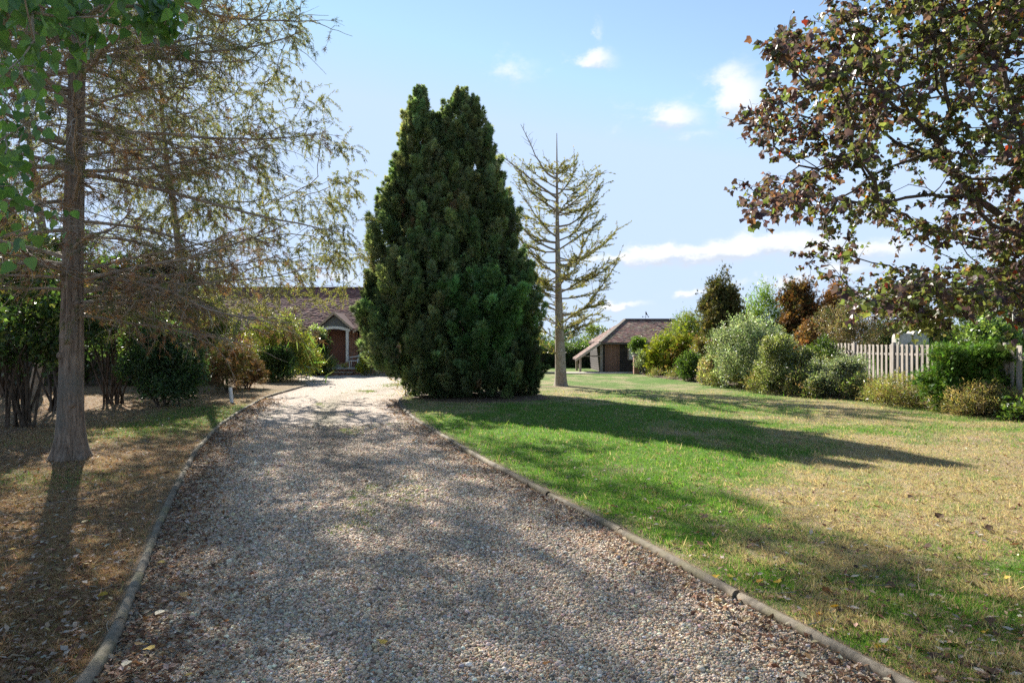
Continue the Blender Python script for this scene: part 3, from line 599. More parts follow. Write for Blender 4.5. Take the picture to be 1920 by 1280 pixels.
    m = MB(); m.box((-11.95, 40.88, .331), (-9.15, 42.9, .40), (1.15, 1.12, 1.1)); m.build('landing', 'stone', t)
    m = MB(); m.box((-11.75, 40.62, 0), (-9.55, 40.94, .13)); m.build('riser', 'brick', t); m = MB(); m.box((-11.8, 40.57, .131), (-9.5, 40.94, .175), (1.1, 1.07, 1)); m.build('tread', 'stone', t)
    m = MB(); m.box((-11.6, 42.9, 0), (-10.4, 43.25, .56), (.7, .75, .7)); m.build('tread', 'stone', t)
house()
def white_chair():
    c = thing('garden_chair', 'white plastic garden armchair on the landing beside the house door', 'chair', (-9.62, 41.75, .40))
    X, Y, Z = -9.62, 41.75, .40
    for x, y in ((-.25, -.24), (-.25, .24), (.22, -.24), (.22, .24)):
        m = MB(); tubes(m, np.array([[(X+x*1.12, Y+y, Z), (X+x, Y+y, Z+.22), (X+x*.98, Y+y, Z+.42)]]), np.array([[.020, .026, .032]]), 6); m.build('leg', 'plastic_white', c, True)
    m = MB(); m.box((X-.27, Y-.27, Z+.40), (X+.26, Y+.27, Z+.44)); m.build('seat', 'plastic_white', c)
    for k in range(5): m = MB(); y = Y-.24+k*.12; m.beam((X+.22, y, Z+.43), (X+.48, y, Z+.98), .085, .02, up=(0, 1, 0)); m.build('back_slat', 'plastic_white', c)
    m = MB(); m.beam((X+.46, Y-.28, Z+.96), (X+.46, Y+.28, Z+.96), .04, .06); m.build('back_rail', 'plastic_white', c)
    for y in (-.27, .27):
        m = MB(); tubes(m, np.array([[(X-.25, Y+y, Z+.42), (X-.28, Y+y, Z+.60), (X-.18, Y+y, Z+.66), (X+.1, Y+y, Z+.68), (X+.38, Y+y, Z+.78)]]), .028, 6); m.build('armrest', 'plastic_white', c, True)
white_chair()

# ------------------------------------------------------------------ shed
def shed():
    s = thing('timber_shed', 'dark weatherboarded shed with hipped tiled roof and low open lean-to', 'shed', (7, 45, 0)); Y0 = 44.0
    m = MB(); m.box((5.74, Y0+.05, 0), (12.5, Y0+.2, 1.98)); m.box((5.74, Y0+.2, 0), (5.85, 50, 1.98)); m.box((12.39, Y0+.2, 0), (12.5, 50, 1.98)); m.box((5.85, 49.9, 0), (12.39, 50, 1.98)); m.build('wall', 'dark_board', s)
    rg = np.random.default_rng(5)
    for k in range(13):
        z = .02+k*.15; t = rg.uniform(.8, 1.25)
        for x0, x1 in ((5.86, 6.0), (6.93, 7.44 if .82 < z+.1 < 1.80 else 12.48)) + (((7.95, 12.48),) if .82 < z+.1 < 1.80 else ()):
            m = MB(); m.prism([(Y0-.004, z), (Y0+.048, z), (Y0+.048, z+.16), (Y0+.03, z+.16)], x0, x1, 0, np.ones(3)*t); m.build('weatherboard', 'dark_board', s)
        m = MB(); m.prism([(5.70, z), (5.738, z), (5.738, z+.16), (5.725, z+.16)], Y0+.1, 49.9, 1, np.ones(3)*t); m.build('weatherboard', 'dark_board', s)
    m = MB(); m.box((5.68, Y0-.06, 0), (5.85, Y0+.09, 1.98), (.9, .9, .9)); m.build('corner_post', 'weathered_wood', s)
    d = MB(); d.box((6.0, Y0-.02, .02), (6.05, Y0+.049, 1.80)); d.box((6.88, Y0-.02, .02), (6.93, Y0+.049, 1.80)); d.box((6.05, Y0-.02, 1.745), (6.88, Y0+.049, 1.80)); dr = d.build('door', 'old_door_wood', s)
    for k in range(6): q = MB(); q.box((6.052+k*.138, Y0-.005, .03), (6.052+k*.138+.132, Y0+.03, 1.74), np.ones(3)*(.85+.06*((k*7) % 5))); q.build('plank', 'old_door_wood', dr)
    w = MB(); w.box((7.45, Y0-.03, .84), (7.53, Y0+.045, 1.78)); w.box((7.86, Y0-.03, .84), (7.94, Y0+.045, 1.78)); w.box((7.53, Y0-.03, 1.70), (7.86, Y0+.045, 1.78)); w.box((7.45, Y0-.06, .80), (7.94, Y0+.045, .839)); wi = w.build('window', 'oak', s)
    q = MB(); q.box((7.53, Y0+.01, .84), (7.86, Y0+.03, 1.70)); q.build('pane', 'plastic_white', wi)
    # roof: ridge, front and back slopes, hip end that runs on down over the lean-to
    ez, rz, rx, yr = 1.95, 3.50, 7.78, 47.0; yf, yb = 43.62, 50.38
    A = np.array([5.62, yf, ez]); Bk = np.array([5.62, yb, ez]); Rg = np.array([rx, yr, rz]); Re = np.array([11.2, yr, rz]); C = np.array([13, yf, ez]); D = np.array([13, yb, ez])
    Lf = np.array([4.12, yf, .90]); Lb = np.array([4.12, 46.3, .90]); Am = np.array([5.62, 46.3, ez]); dn = np.array([0, 0, -.09]); pts = [A, Bk, Rg, Re, C, D, Lf, Lb]; v = pts+[q+dn for q in pts]
    f = [[0, 4, 3, 2], [1, 2, 3, 5], [4, 5, 3, 3][:3]+[3], [6, 0, 1, 7]]
    m = MB(); V = np.array(v); m.add(V, [[0, 4, 3, 2], [1, 2, 3, 5], [8, 10, 11, 12], [9, 13, 11, 10], [0, 8, 12, 4], [1, 5, 13, 9]], (.13, .08, .08)); V2 = np.array([Lf, A, Am, Lb]); V2 = np.concatenate([V2, V2+dn]); m.add(V2, [[0, 1, 2, 3], [7, 6, 5, 4], [0, 4, 5, 1], [3, 7, 4, 0], [2, 6, 7, 3]], (.13, .08, .08))
    m.add(V, [[0, 2, 1], [4, 5, 3], [8, 9, 10], [12, 11, 13]], (.13, .08, .08)); rf = m.build('roof', 'roof_tile', s)
    pal = [(.35, (.20, .108, .095)), (.25, (.26, .145, .12)), (.14, (.14, .09, .085)), (.18, (.33, .26, .20)), (.08, (.19, .17, .09))]
    m = MB(); H = np.hypot(yr-yf, rz-ez); W = 13-5.62
    tiles(m, A, (1, 0, 0), (0, (yr-yf)/H, (rz-ez)/H), W, H-.03, .17, .11, pal, 8, lambda a, b: (a > b/H*(rx-5.62))&(a < W-b/H*1.8))
    H2 = np.hypot(rx-5.62, rz-ez)
    tiles(m, Bk, (0, -1, 0), ((rx-5.62)/H2, 0, (rz-ez)/H2), yb-yf, H2-.03, .17, .11, pal, 9, lambda a, b: (a > b/H2*3.38)&(a < 6.76-b/H2*3.38))
    H3 = np.hypot(1.5, 1.05); tiles(m, Lb, (0, -1, 0), (1.5/H3, 0, 1.05/H3), 46.3-yf, H3, .17, .11, pal, 10); m.build('roof_tiles', 'roof_tile', rf, False, 'stuff')
    m = MB()
    for k in range(8): m.beam((rx+k*.43, yr, rz+.03), (rx+k*.43+.42, yr, rz+.03), .22, .08, (.17, .13, .11))
    for k in range(11): a = A+(Rg-A)*(k/11); b = A+(Rg-A)*((k+.95)/11); m.beam(a+[0, 0, .03], b+[0, 0, .03], .2, .07, (.24, .20, .16))
    m.build('ridge_tiles', 'roof_tile', rf)
    m = MB(); m.prism([(4.05, .70), (5.66, 1.82), (5.66, 2.0), (4.05, .90)], yf-.06, yf-.005, 1, (1.25, 1.2, 1.15)); m.build('bargeboard', 'weathered_wood', s)
    m = MB(); m.box((5.62, yf-.05, 1.83), (13, yf-.005, 1.94), (.45, .42, .4)); m.build('fascia', 'weathered_wood', s)
    for y in (43.75, 46.1): m = MB(); m.box((4.30, y-.07, 0), (4.44, y+.07, .95), (1.05, .95, .88)); m.build('lean_to_post', 'weathered_wood', s)
    m = MB(); m.beam((4.37, 43.66, .93), (4.37, 46.2, .93), .12, .12, (.8, .75, .7)); m.beam((4.4, 43.8, 1.06), (5.7, 43.8, 1.06), .07, .07, (.8, .75, .7)); m.build('tie_beam', 'weathered_wood', s)
    v = thing('weather_vane', 'small black weather vane with a bird on the shed ridge', 'weather vane', (9.2, yr, rz)); x, z = 9.2, rz
    m = MB(); tubes(m, np.array([[(x, yr, z), (x, yr, z+.2), (x, yr, z+.36)]]), .012, 6); m.build('rod', 'black_metal', v)
    m = MB(); m.beam((x-.20, yr, z+.20), (x+.20, yr, z+.20), .012, .012); m.beam((x, yr-.2, z+.21), (x, yr+.2, z+.21), .012, .012)
    for q in (-.2, .2): m.box((x+q-.035, yr-.008, z+.17), (x+q+.035, yr+.008, z+.24))
    m.build('compass_arms', 'black_metal', v)
    m = MB(); m.prism([(x-.02, z+.54), (x+.0, z+.50), (x-.03, z+.44), (x+.02, z+.36), (x+.12, z+.27), (x+.17, z+.27), (x+.11, z+.38), (x+.08, z+.47), (x+.04, z+.54), (x+.01, z+.57)], yr-.015, yr+.015, 1); m.build('bird', 'black_metal', v)
shed()
def path():
    t = thing('low_stone_wall', 'low dark stone wall with stacked slabs beside the far lawn', 'wall', (1.9, 41, 0)); rg = np.random.default_rng(2)
    for k in range(7): m = MB(); x = -.9+k*.5; m.box((x, 41.2, 0), (x+.485, 41.45, .17+rg.uniform(-.01, .01)), np.ones(3)*rg.uniform(.45, .7)); m.build('stone', 'stone', t)
    for k, (a, b, z) in enumerate(((-.6, 2.05, .18), (-.6, 1.95, .28), (-.6, 1.55, .37))): m = MB(); m.box((a, 41.5+k*.3, z-.1 if k else 0.0), (b, 42.6, z+.0), np.ones(3)*(.6+.1*k)); m.build('slab', 'stone', t)
    p = MB(); p.box((2.6, 42.0, 0), (9.0, 43.4, .065), (1.1, 1.05, 1)); o = p.build('paved_path', 'stone'); o['kind'] = 'structure'
    t = thing('path_kerb', 'thin grey stone kerb between the far lawn and the shed path', 'kerb', (5, 41.3, 0))
    for k in range(7): m = MB(); x = 2.66+k*.9; m.box((x, 41.22, 0), (x+.885, 41.36, .10), np.ones(3)*rg.uniform(.5, .75)); m.build('kerb_stone', 'stone', t)
path()

# ------------------------------------------------------------------ fence
def fence():
    f = thing('slatted_fence', 'weathered grey slatted fence of upright boards behind the border shrubs', 'fence', (13.3, 22, 0)); rg = np.random.default_rng(9)
    ys = [13.0+2.7*k for k in range(7)]; X = 13.32
    for y in ys: m = MB(); m.box((X-.055, y-.05, 0), (X+.055, y+.05, 1.97)); m.build('post', 'weathered_wood', f)
    for a in range(6):
        y0, y1 = ys[a]+.06, ys[a+1]-.06; top = 1.84+.05*(a % 2)+(.04 if a > 3 else 0)
        for z in (.35, top-.32): m = MB(); m.box((X-.018, y0-.008, z-.04), (X+.018, y1+.008, z+.04), (.8, .8, .8)); m.build('rail', 'weathered_wood', f)
        n = 9; p = (y1-y0)/n
        for k in range(n):
            for side in (-1, 1):
                y = y0+(k+(.28 if side < 0 else .78))*p+rg.normal(0, .006); t = rg.uniform(.85, 1.2); h = top+rg.normal(0, .008); w = .062 if side < 0 else .068; tl = rg.normal(0, .006)
                m = MB(); xx = X+side*.03; m.prism([(y-w, .06), (y+w, .06), (y+w+tl, h), (y-w+tl, h)], xx-.010, xx+.010, 0, np.array([1, .985, .96])*t); m.build('board', 'weathered_wood', f)
fence()

# ------------------------------------------------------------------ shrubs
def lumps(n, rng):
    return rdir(n, rng)
def shrub(name, label, cat, x, yb, w, yt, d=None, leaf='OVAL', size=.07, dens=2.2, pal=None, clump=26, mat='leaf', group=None, depth=.8, bottom=0.0, up=.35, stems=6, seed=1, box=0, cs=.36, nmax=26000, spiky=0.0, stem_mat='bark_dark', zb=None):
    d = d or gy(yb); cx = wx(x, d); rx = w/2/F*d; zb = .05 if zb is None else zb; zt = wz(yt, d); hh = zt-zb-bottom; rz = hh/2 if bottom > .3 else hh*.58; ry = rx*depth; rng = np.random.default_rng(seed*7+13)
    root = thing(name, label, cat, (cx, d, zb), group); cc = np.array([cx, d, zb+bottom+hh-rz]); rr = np.array([rx, ry, rz])
    u = rdir(clump, rng); u[:, 2] = np.where(u[:, 2] < -.75, -u[:, 2], u[:, 2])
    if box: u = np.sign(u)*np.abs(u)**(1-box); u = u/np.maximum(np.abs(u).max(1, keepdims=True)**.6, .5)
    cr = cs*rng.uniform(.75, 1.25, clump); ctr = cc+u*rr*(1-cr[:, None]*.85)*rng.uniform(.74, 1.14, (clump, 1))
    crr = cr[:, None]*np.sqrt(rr*rr.min())*rng.uniform(.85, 1.2, (clump, 3)); crr[:, 2] *= 1+spiky
    area = 4*np.pi*(crr.mean(1)**2).sum()*.5; la = {'OVAL': .27, 'LANCE': .10, 'SPRAY': .35, 'NEEDLE': .25, 'IVY': .4, 'BLADE': .045, 'TUFT': .3}[leaf]*size*size
    n = int(min(nmax, dens*area/la)); ci = rng.choice(clump, n, p=cr/cr.sum()); q = rdir(n, rng); q[:, 2] = np.where((q[:, 2] < -.2)&(rng.random(n) < .6), -q[:, 2], q[:, 2])
    pos = ctr[ci]+q*crr[ci]*(rng.random((n, 1))**.30)+q*rng.exponential(.10, (n, 1))*cr[ci][:, None]*rx*(1+2*spiky)
    ns = clump*5; sb_ = ctr[rng.choice(clump, ns)]; so = norm(norm((sb_-cc)/rr)+rng.normal(0, .35, (ns, 3))+[0, 0, .35]); sl = rng.uniform(.25, .62, ns)*np.sqrt(rx*rz)*cs*2.0     # shoots standing out of the mass
    ms = int(n*.26); si = rng.integers(0, ns, ms); pos[-ms:] = sb_[si]+so[si]*(sl[si]*(.35+.65*rng.random(ms)))[:, None]+rng.normal(0, .018+size*.25, (ms, 3)); q[-ms:] = norm(so[si]+rng.normal(0, .6, (ms, 3)))
    nl = int(n*.18); pos[:nl] = cc+rdir(nl, rng)*rr*rng.random((nl, 1))**.5*.75                    # inner leaves
    ok = pos[:, 2] > zb+.02; pos = pos[ok]; q = q[ok]; ci = ci[ok]; n = len(pos)
    dr = q*.9+rng.normal(0, .55, (n, 3))+np.array([0, 0, up]); nr = q+rng.normal(0, .6, (n, 3))
    col = palette(pal, n, rng); cj = 1+rng.normal(0, .16, (clump, 1)); col = np.clip(col*cj[ci], .005, .9)
    sprigs('foliage', leaf, mat, pos[(pm := rng.permutation(n))], dr[pm], nr[pm], size*rng.uniform(.6, 1.35, n), col[pm], root, rng)
    if stems:
        k = min(stems, clump); tgt = ctr[rng.choice(clump, k, replace=False)]; st = np.c_[cx+rng.normal(0, rx*.12, k), d+rng.normal(0, ry*.12, k), np.full(k, zb-.06)]
        t = np.linspace(0, 1, 6)[None, :, None]; P = st[:, None]*(1-t)+tgt[:, None]*t; P[:, :, :2] += (np.sin(t*np.pi)*rng.normal(0, .10*rx, (k, 1, 2))); P[:, :, 2] += (np.sin(t*np.pi)*.15*rz)[:, :, 0]
        sb = MB(); tubes(sb, P, np.linspace(.022, .008, 6)[None]*(1+.3*rz), 5); sb.build('stems', stem_mat, root, True)
    return root
G_DARK = [(.5, (.040, .075, .028)), (.35, (.062, .105, .036)), (.15, (.09, .14, .045))]
G_MID = [(.5, (.055, .095, .022)), (.3, (.085, .135, .03)), (.2, (.12, .16, .045))]
G_YEL = [(.45, (.15, .19, .04)), (.3, (.22, .24, .06)), (.25, (.09, .13, .03))]
G_LIME = [(.5, (.24, .28, .03)), (.3, (.34, .33, .05)), (.2, (.11, .16, .03))]
SILV = [(.4, (.30, .33, .26)), (.3, (.20, .24, .16)), (.3, (.10, .135, .06))]
RUST = [(.45, (.24, .12, .045)), (.3, (.17, .10, .04)), (.25, (.085, .085, .03))]
OLIVE = [(.4, (.11, .105, .035)), (.3, (.16, .13, .05)), (.3, (.065, .075, .025))]
PINKB = [(.4, (.20, .13, .095)), (.3, (.14, .12, .07)), (.3, (.09, .10, .045))]
STRAW = [(.45, (.27, .20, .11)), (.3, (.19, .15, .08)), (.25, (.13, .15, .05))]
# border along the right side of the lawn, from the shed to the near end of the fence
shrub('golden_conifer', 'yellow-green clump of golden conifer beside the brick pier', 'shrub', 1244, 706, 62, 634, d=39.5, leaf='SPRAY', size=.17, dens=2.6, pal=G_LIME, clump=20, mat='needle', seed=2, cs=.42, spiky=.5, up=.6)
shrub('golden_conifer', 'golden-green conifer clump with browning side next to the rusty shrub', 'shrub', 1284, 708, 62, 632, d=38.5, leaf='SPRAY', size=.17, dens=2.6, pal=[(.5, (.22, .26, .03)), (.25, (.28, .19, .06)), (.25, (.13, .15, .03))], clump=20, mat='needle', seed=3, cs=.42, spiky=.5, up=.6)
shrub('variegated_shrub', 'grey-green shrub at the foot of the brick pier', 'shrub', 1210, 706, 34, 655, d=40.2, leaf='OVAL', size=.09, pal=SILV, clump=14, seed=4)
shrub('bronze_shrub', 'bronze and yellow leaved shrub between golden conifer and silver bush', 'shrub', 1322, 712, 80, 638, d=35.5, leaf='OVAL', size=.08, pal=[(.4, (.24, .20, .06)), (.3, (.16, .10, .05)), (.3, (.10, .12, .04))], seed=5)
shrub('yellow_bamboo', 'feathery yellow-green bamboo rising behind the golden conifers', 'bamboo', 1296, 690, 96, 580, d=42, leaf='LANCE', size=.20, dens=1.0, pal=G_YEL, clump=24, seed=6, up=.5, cs=.34, spiky=.3)
shrub('upright_conifer', 'upright olive-green conifer with rusty brown tip behind the silver bush', 'conifer', 1352, 690, 84, 526, d=37, leaf='SPRAY', size=.16, dens=3.2, pal=OLIVE, clump=46, mat='needle', seed=7, cs=.30, spiky=.8, up=.9, box=.0)
shrub('bamboo_clump', 'bright green feathery bamboo between upright conifer and rusty conifer', 'bamboo', 1428, 690, 90, 535, d=38, leaf='LANCE', size=.22, dens=.9, pal=[(.6, (.13, .20, .035)), (.4, (.20, .26, .06))], clump=24, seed=8, up=.7, spiky=.5)
shrub('rusty_conifer', 'rust-brown conifer with pointed top next to the feathery bamboo', 'conifer', 1497, 680, 78, 522, d=36, leaf='SPRAY', size=.16, dens=3.0, pal=RUST, clump=34, mat='needle', seed=9, cs=.32, spiky=.7, up=.7)
shrub('rusty_conifer', 'orange-brown rounded conifer half hidden by the purple maple', 'conifer', 1560, 680, 92, 534, d=35, leaf='SPRAY', size=.16, dens=3.0, pal=[(.6, (.27, .125, .045)), (.4, (.19, .10, .04))], clump=34, mat='needle', seed=10, cs=.34, spiky=.6, up=.7)
shrub('rusty_conifer', 'small orange-brown conifer in front of the larger rusty conifers', 'conifer', 1512, 690, 44, 590, d=32, leaf='SPRAY', size=.14, dens=3.0, pal=[(.7, (.30, .15, .06)), (.3, (.2, .11, .05))], clump=22, mat='needle', seed=11, cs=.4, spiky=.5)
shrub('laurel_bush', 'low dark green leafy bush in front of the bronze shrub', 'bush', 1300, 716, 60, 660, leaf='OVAL', size=.11, pal=G_MID, clump=18, seed=12)
shrub('pale_flowering_bush', 'low bush with faded pinkish flower heads at the lawn edge', 'bush', 1334, 724, 66, 668, leaf='OVAL', size=.09, pal=[(.35, (.36, .27, .20)), (.35, (.12, .15, .05)), (.3, (.24, .23, .12))], clump=20, seed=13)
shrub('silver_bush', 'tall broad silver-leaved bush beside the bronze shrub', 'bush', 1402, 734, 150, 594, d=28.5, leaf='OVAL', size=.085, dens=2.6, pal=SILV, clump=46, seed=14, cs=.30)
shrub('silver_bush', 'silver and yellow-green bush against the end of the fence', 'bush', 1468, 744, 104, 628, d=25.6, leaf='OVAL', size=.075, dens=2.6, pal=[(.35, (.32, .32, .22)), (.35, (.17, .19, .06)), (.3, (.10, .12, .04))], clump=36, seed=15, cs=.32)
shrub('green_bush', 'light green bush between the silver bushes and the fence', 'bush', 1538, 726, 84, 626, d=27.5, leaf='OVAL', size=.085, pal=G_MID, clump=26, seed=16)
shrub('grey_bush', 'low spreading grey-leaved bush in front of the fence', 'bush', 1572, 746, 130, 668, d=24, leaf='OVAL', size=.065, dens=2.5, pal=[(.45, (.27, .29, .24)), (.3, (.16, .19, .11)), (.25, (.09, .115, .05))], clump=34, seed=17, cs=.32)
shrub('dry_scrub', 'straw coloured scrub below the middle of the fence', 'scrub', 1690, 766, 130, 706, d=20.6, leaf='LANCE', size=.10, dens=1.3, pal=[(.4, (.26, .24, .09)), (.3, (.22, .15, .09)), (.3, (.15, .18, .06))], clump=30, seed=18, cs=.3)
shrub('dry_scrub', 'tangled dry stems under the clipped conifer bush', 'scrub', 1845, 784, 150, 722, d=17.9, leaf='LANCE', size=.09, dens=1.0, pal=STRAW, clump=30, seed=19, cs=.3)
shrub('clipped_conifer', 'dense bright green rounded conifer bush against the fence', 'conifer', 1812, 772, 136, 652, d=18.9, leaf='SPRAY', size=.105, dens=3.6, pal=[(.45, (.06, .125, .02)), (.35, (.095, .175, .03)), (.2, (.14, .20, .045))], clump=60, mat='needle', seed=20, cs=.25, box=.25, bottom=.28, up=.2, depth=.75)
shrub('broad_leaf_plant', 'low broad-leaved green plant at the near end of the border', 'plant', 1908, 792, 84, 752, leaf='OVAL', size=.14, pal=G_MID, clump=14, seed=21, stems=3)
for i, (x, yb, w, yt) in enumerate([(1640, 758, 70, 720), (1390, 730, 40, 705), (1520, 748, 50, 722), (1262, 712, 40, 694), (1770, 776, 60, 745), (1225, 708, 30, 692), (1362, 727, 80, 690), (1432, 738, 70, 694), (1505, 744, 80, 690), (1540, 738, 60, 668), (1615, 752, 80, 712), (1350, 716, 60, 660), (1880, 786, 60, 735)]):
    shrub('ground_plant', ['low tufted plant below the fence boards', 'small plant at the foot of the tall silver bush', 'small tufted plant between the silver and grey bushes', 'small plant at the foot of the golden conifers', 'low pale plant left of the clipped conifer bush', 'small tuft beside the variegated shrub', 'low green filler plant under the tall silver bush', 'leafy filler plant between the two silver bushes', 'leafy filler plant between the yellowish silver bush and the grey bush', 'taller filler plant in front of the light green bush', 'scrubby plant between grey bush and dry scrub', 'filler plant between bronze shrub and tall silver bush', 'dry leafy plant beside the broad-leaved plant'][i], 'plant', x, yb, w, yt, leaf='LANCE', size=.12, dens=1.2, pal=[(.4, (.12, .16, .05)), (.3, (.24, .22, .10)), (.3, (.2, .15, .09))], clump=12, stems=0, seed=60+i)
# beyond the fence
shrub('pinkish_shrub', 'pinkish-brown open shrub with bare grey stems beyond the fence', 'shrub', 1590, 700, 170, 560, d=31.5, leaf='OVAL', size=.07, dens=1.3, pal=PINKB, clump=40, bottom=1.0, stems=12, stem_mat='twig', seed=22, cs=.28)
shrub('dark_conifer', 'dark green conifer column beyond the pale stone seats', 'conifer', 1730, 690, 60, 575, d=33, leaf='SPRAY', size=.17, dens=3, pal=G_DARK, clump=30, mat='needle', seed=23, cs=.34, spiky=.6)
shrub('dark_thicket', 'dark shady evergreen thicket behind the pale stone seats', 'thicket', 1672, 700, 110, 600, d=36, leaf='OVAL', size=.10, pal=G_DARK, clump=26, seed=24)
shrub('low_juniper', 'spreading bright green juniper behind the fence', 'shrub', 1740, 700, 150, 634, d=24.5, leaf='SPRAY', size=.15, dens=2.2, pal=[(.6, (.10, .17, .045)), (.4, (.16, .23, .07))], clump=26, mat='needle', seed=25, cs=.3, depth=.6)
shrub('climber_mound', 'pale green mound of climber leaves beyond the fence', 'climber', 1868, 700, 230, 608, d=24, leaf='IVY', size=.11, dens=2.2, pal=[(.5, (.12, .18, .05)), (.3, (.19, .25, .09)), (.2, (.07, .11, .03))], clump=44, seed=26, cs=.24, depth=.5)
shrub('dark_tree', 'dark evergreen tree behind the climber mound', 'tree', 1900, 700, 190, 500, d=34, leaf='OVAL', size=.12, dens=1.8, pal=G_DARK, clump=50, seed=27, cs=.26, bottom=.8)
shrub('distant_bush', 'hazy pale bush in the gap beyond the juniper', 'bush', 1772, 690, 90, 604, d=44, leaf='OVAL', size=.12, dens=1.6, pal=[(.5, (.16, .15, .09)), (.5, (.11, .13, .06))], clump=26, seed=28)
shrub('green_tree', 'mid green conifer beside the dark evergreen tree', 'tree', 1826, 690, 70, 560, d=38, leaf='SPRAY', size=.2, dens=2.0, pal=G_MID, clump=34, mat='needle', seed=29, cs=.3)
wt = thing('pale_trunk_tree', 'leaning pale bark stems beyond the climber mound', 'tree', (wx(1890, 30), 30, 0)); mb = MB(); b = np.array([wx(1890, 30), 30, 0])
P = np.array([[b, b+[-.15, 0, 1.6], b+[-.45, 0, 3.2], b+[-.5, .1, 4.6]], [b+[.12, 0, 0], b+[.35, 0, 1.7], b+[.30, 0, 3.4], b+[.5, -.1, 4.8]]]); tubes(mb, P, np.array([[.14, .12, .10, .06]]), 9); mb.build('trunk', 'bark_pale', wt, True)
mb = MB(); pp = b+np.array([0, 0, 4.8])+RNG.normal(0, 1, (2600, 3))*[1.3, 1.2, .8]; scatter(mb, OVAL, pp, rdir(2600), rdir(2600), .1, palette(G_MID, 2600)); mb.build('crown', 'leaf', wt, False, 'stuff')

# brick pier with a clipped ball
t = thing('brick_pier', 'short pinkish brick pier at the end of the border', 'pier', (7.45, 41, 0)); m = MB(); m.box((7.30, 40.85, 0), (7.62, 41.17, 1.10)); m.build('shaft', 'brick', t); m = MB(); m.box((7.26, 40.81, 1.101), (7.66, 41.21, 1.17), (1, .9, .85)); m.build('cap', 'stone', t)
shrub('topiary_ball', 'clipped round green ball bush beside the brick pier', 'topiary', 1198, 700, 36, 634, d=41.6, leaf='OVAL', size=.07, dens=3.5, pal=[(.5, (.09, .15, .03)), (.5, (.14, .20, .045))], clump=40, seed=30, bottom=1.15, cs=.30, stems=3)
# pale stone seats beyond the fence
def stone_seat(name, label, X, Y, s):
    t = thing(name, label, 'stone seat', (X, Y, 0))
    m = MB(); pr = [(-.36, .45), (.62, .45), (.62, 1.35), (.55, 1.86), (.40, 1.95), (-.18, 1.97), (-.32, 1.88), (-.34, 1.2)]; m.prism([(X+x*s*.62, .05+z*s*1.12) for x, z in pr], Y-.22*s, Y+.25*s, 1); o = m.build('back', 'pale_stone', t); md = o.modifiers.new('round', 'BEVEL'); md.width = .07; md.segments = 3
    m = MB(); m.box((X-.22*s, Y-.6*s, 0), (X+.38*s, Y+.2*s, .50)); m.build('plinth', 'pale_stone', t)
    a = np.linspace(0, 4.6, 12); sp = np.stack([X-.28*s-.11*s*np.cos(a)*(1-.1*a), np.full(12, Y), 1.74*s+.12*s*np.sin(a)*(1-.1*a)], -1)
    m = MB(); tubes(m, np.concatenate([np.array([[X-.18*s, Y, 1.45*s], [X-.24*s, Y, 1.55*s]]), sp])[None], .05*s, 8); m.build('scroll', 'pale_stone', t, True)
stone_seat('stone_seat', 'pale carved stone seat with scrolled arm just beyond the fence post', wx(1690, 24.6), 24.6, 1.02)
stone_seat('stone_seat', 'second pale stone seat half covered by the juniper behind the fence', wx(1716, 26.2), 26.2, 1.07)

# far hedge beyond the conifers
def hedge(name, label, x0, x1, y, h, dep, pal, seed, size=.11, n=15000, leaf='OVAL'):
    rng = np.random.default_rng(seed); r = thing(name, label, 'hedge', ((x0+x1)/2, y, 0)); mb = MB()
    core = MB(); core.box((x0+.25, y-dep/2+.3, 0), (x1-.25, y+dep/2-.3, h-.3), (.05, .06, .03)); core.build('inner_block', 'bark_dark', r)  # solid dark block filling the inside so the hedge is not see-through
    u = rng.random((n, 3)); face = rng.random(n); P = np.stack([x0+(x1-x0)*u[:, 0], y-dep/2+dep*u[:, 1], .05+(h-.05)*u[:, 2]], -1); nr = np.zeros((n, 3))
    k = face < .62; P[k, 1] = y-dep/2+rng.exponential(.10, k.sum())-.05; nr[k, 1] = -1
    k = (face >= .62)&(face < .92); P[k, 2] = h-rng.exponential(.10, k.sum())+.08; nr[k, 2] = 1
    P[:, 1] += .25*(fbm(P[:, 0]*.9, P[:, 2]*1.1, 2)-.5); P[:, 2] += .35*(fbm(P[:, 0]*.7, P[:, 1]+3, 2)-.5)*P[:, 2]/h
    sprigs('foliage', leaf, 'leaf', P, nr+rng.normal(0, .6, (n, 3))+[0, 0, .3], nr+rng.normal(0, .6, (n, 3)), size*rng.uniform(.6, 1.3, n), palette(pal, n, rng), r, rng)
hedge('clipped_hedge', 'long dark green clipped hedge at the far end of the lawn', -4, 16, 52.2, 1.75, 1.6, G_DARK+[(.25, (.12, .16, .05))], 4, .15, 26000)
for i, (x, w, yt, d, pal) in enumerate([(1010, 60, 618, 57, G_YEL), (1060, 70, 612, 58, G_MID), (1115, 70, 606, 57, G_YEL), (1160, 50, 630, 58, G_MID), (960, 80, 606, 60, G_MID), (1230, 60, 628, 60, G_MID)]):
    shrub('field_bush', ['pale yellow-green bush behind the clipped hedge', 'green bush behind the clipped hedge and bare larch trunk', 'loose yellow-green bush behind the lean-to roof', 'small green bush behind the shed roof slope', 'green bush hidden behind the tall cypress', 'green bush behind the shed ridge'][i], 'bush', x, 695, w, yt, d=d, leaf='OVAL', size=.13, dens=1.3, pal=pal, clump=26, seed=70+i, nmax=9000, stems=3)

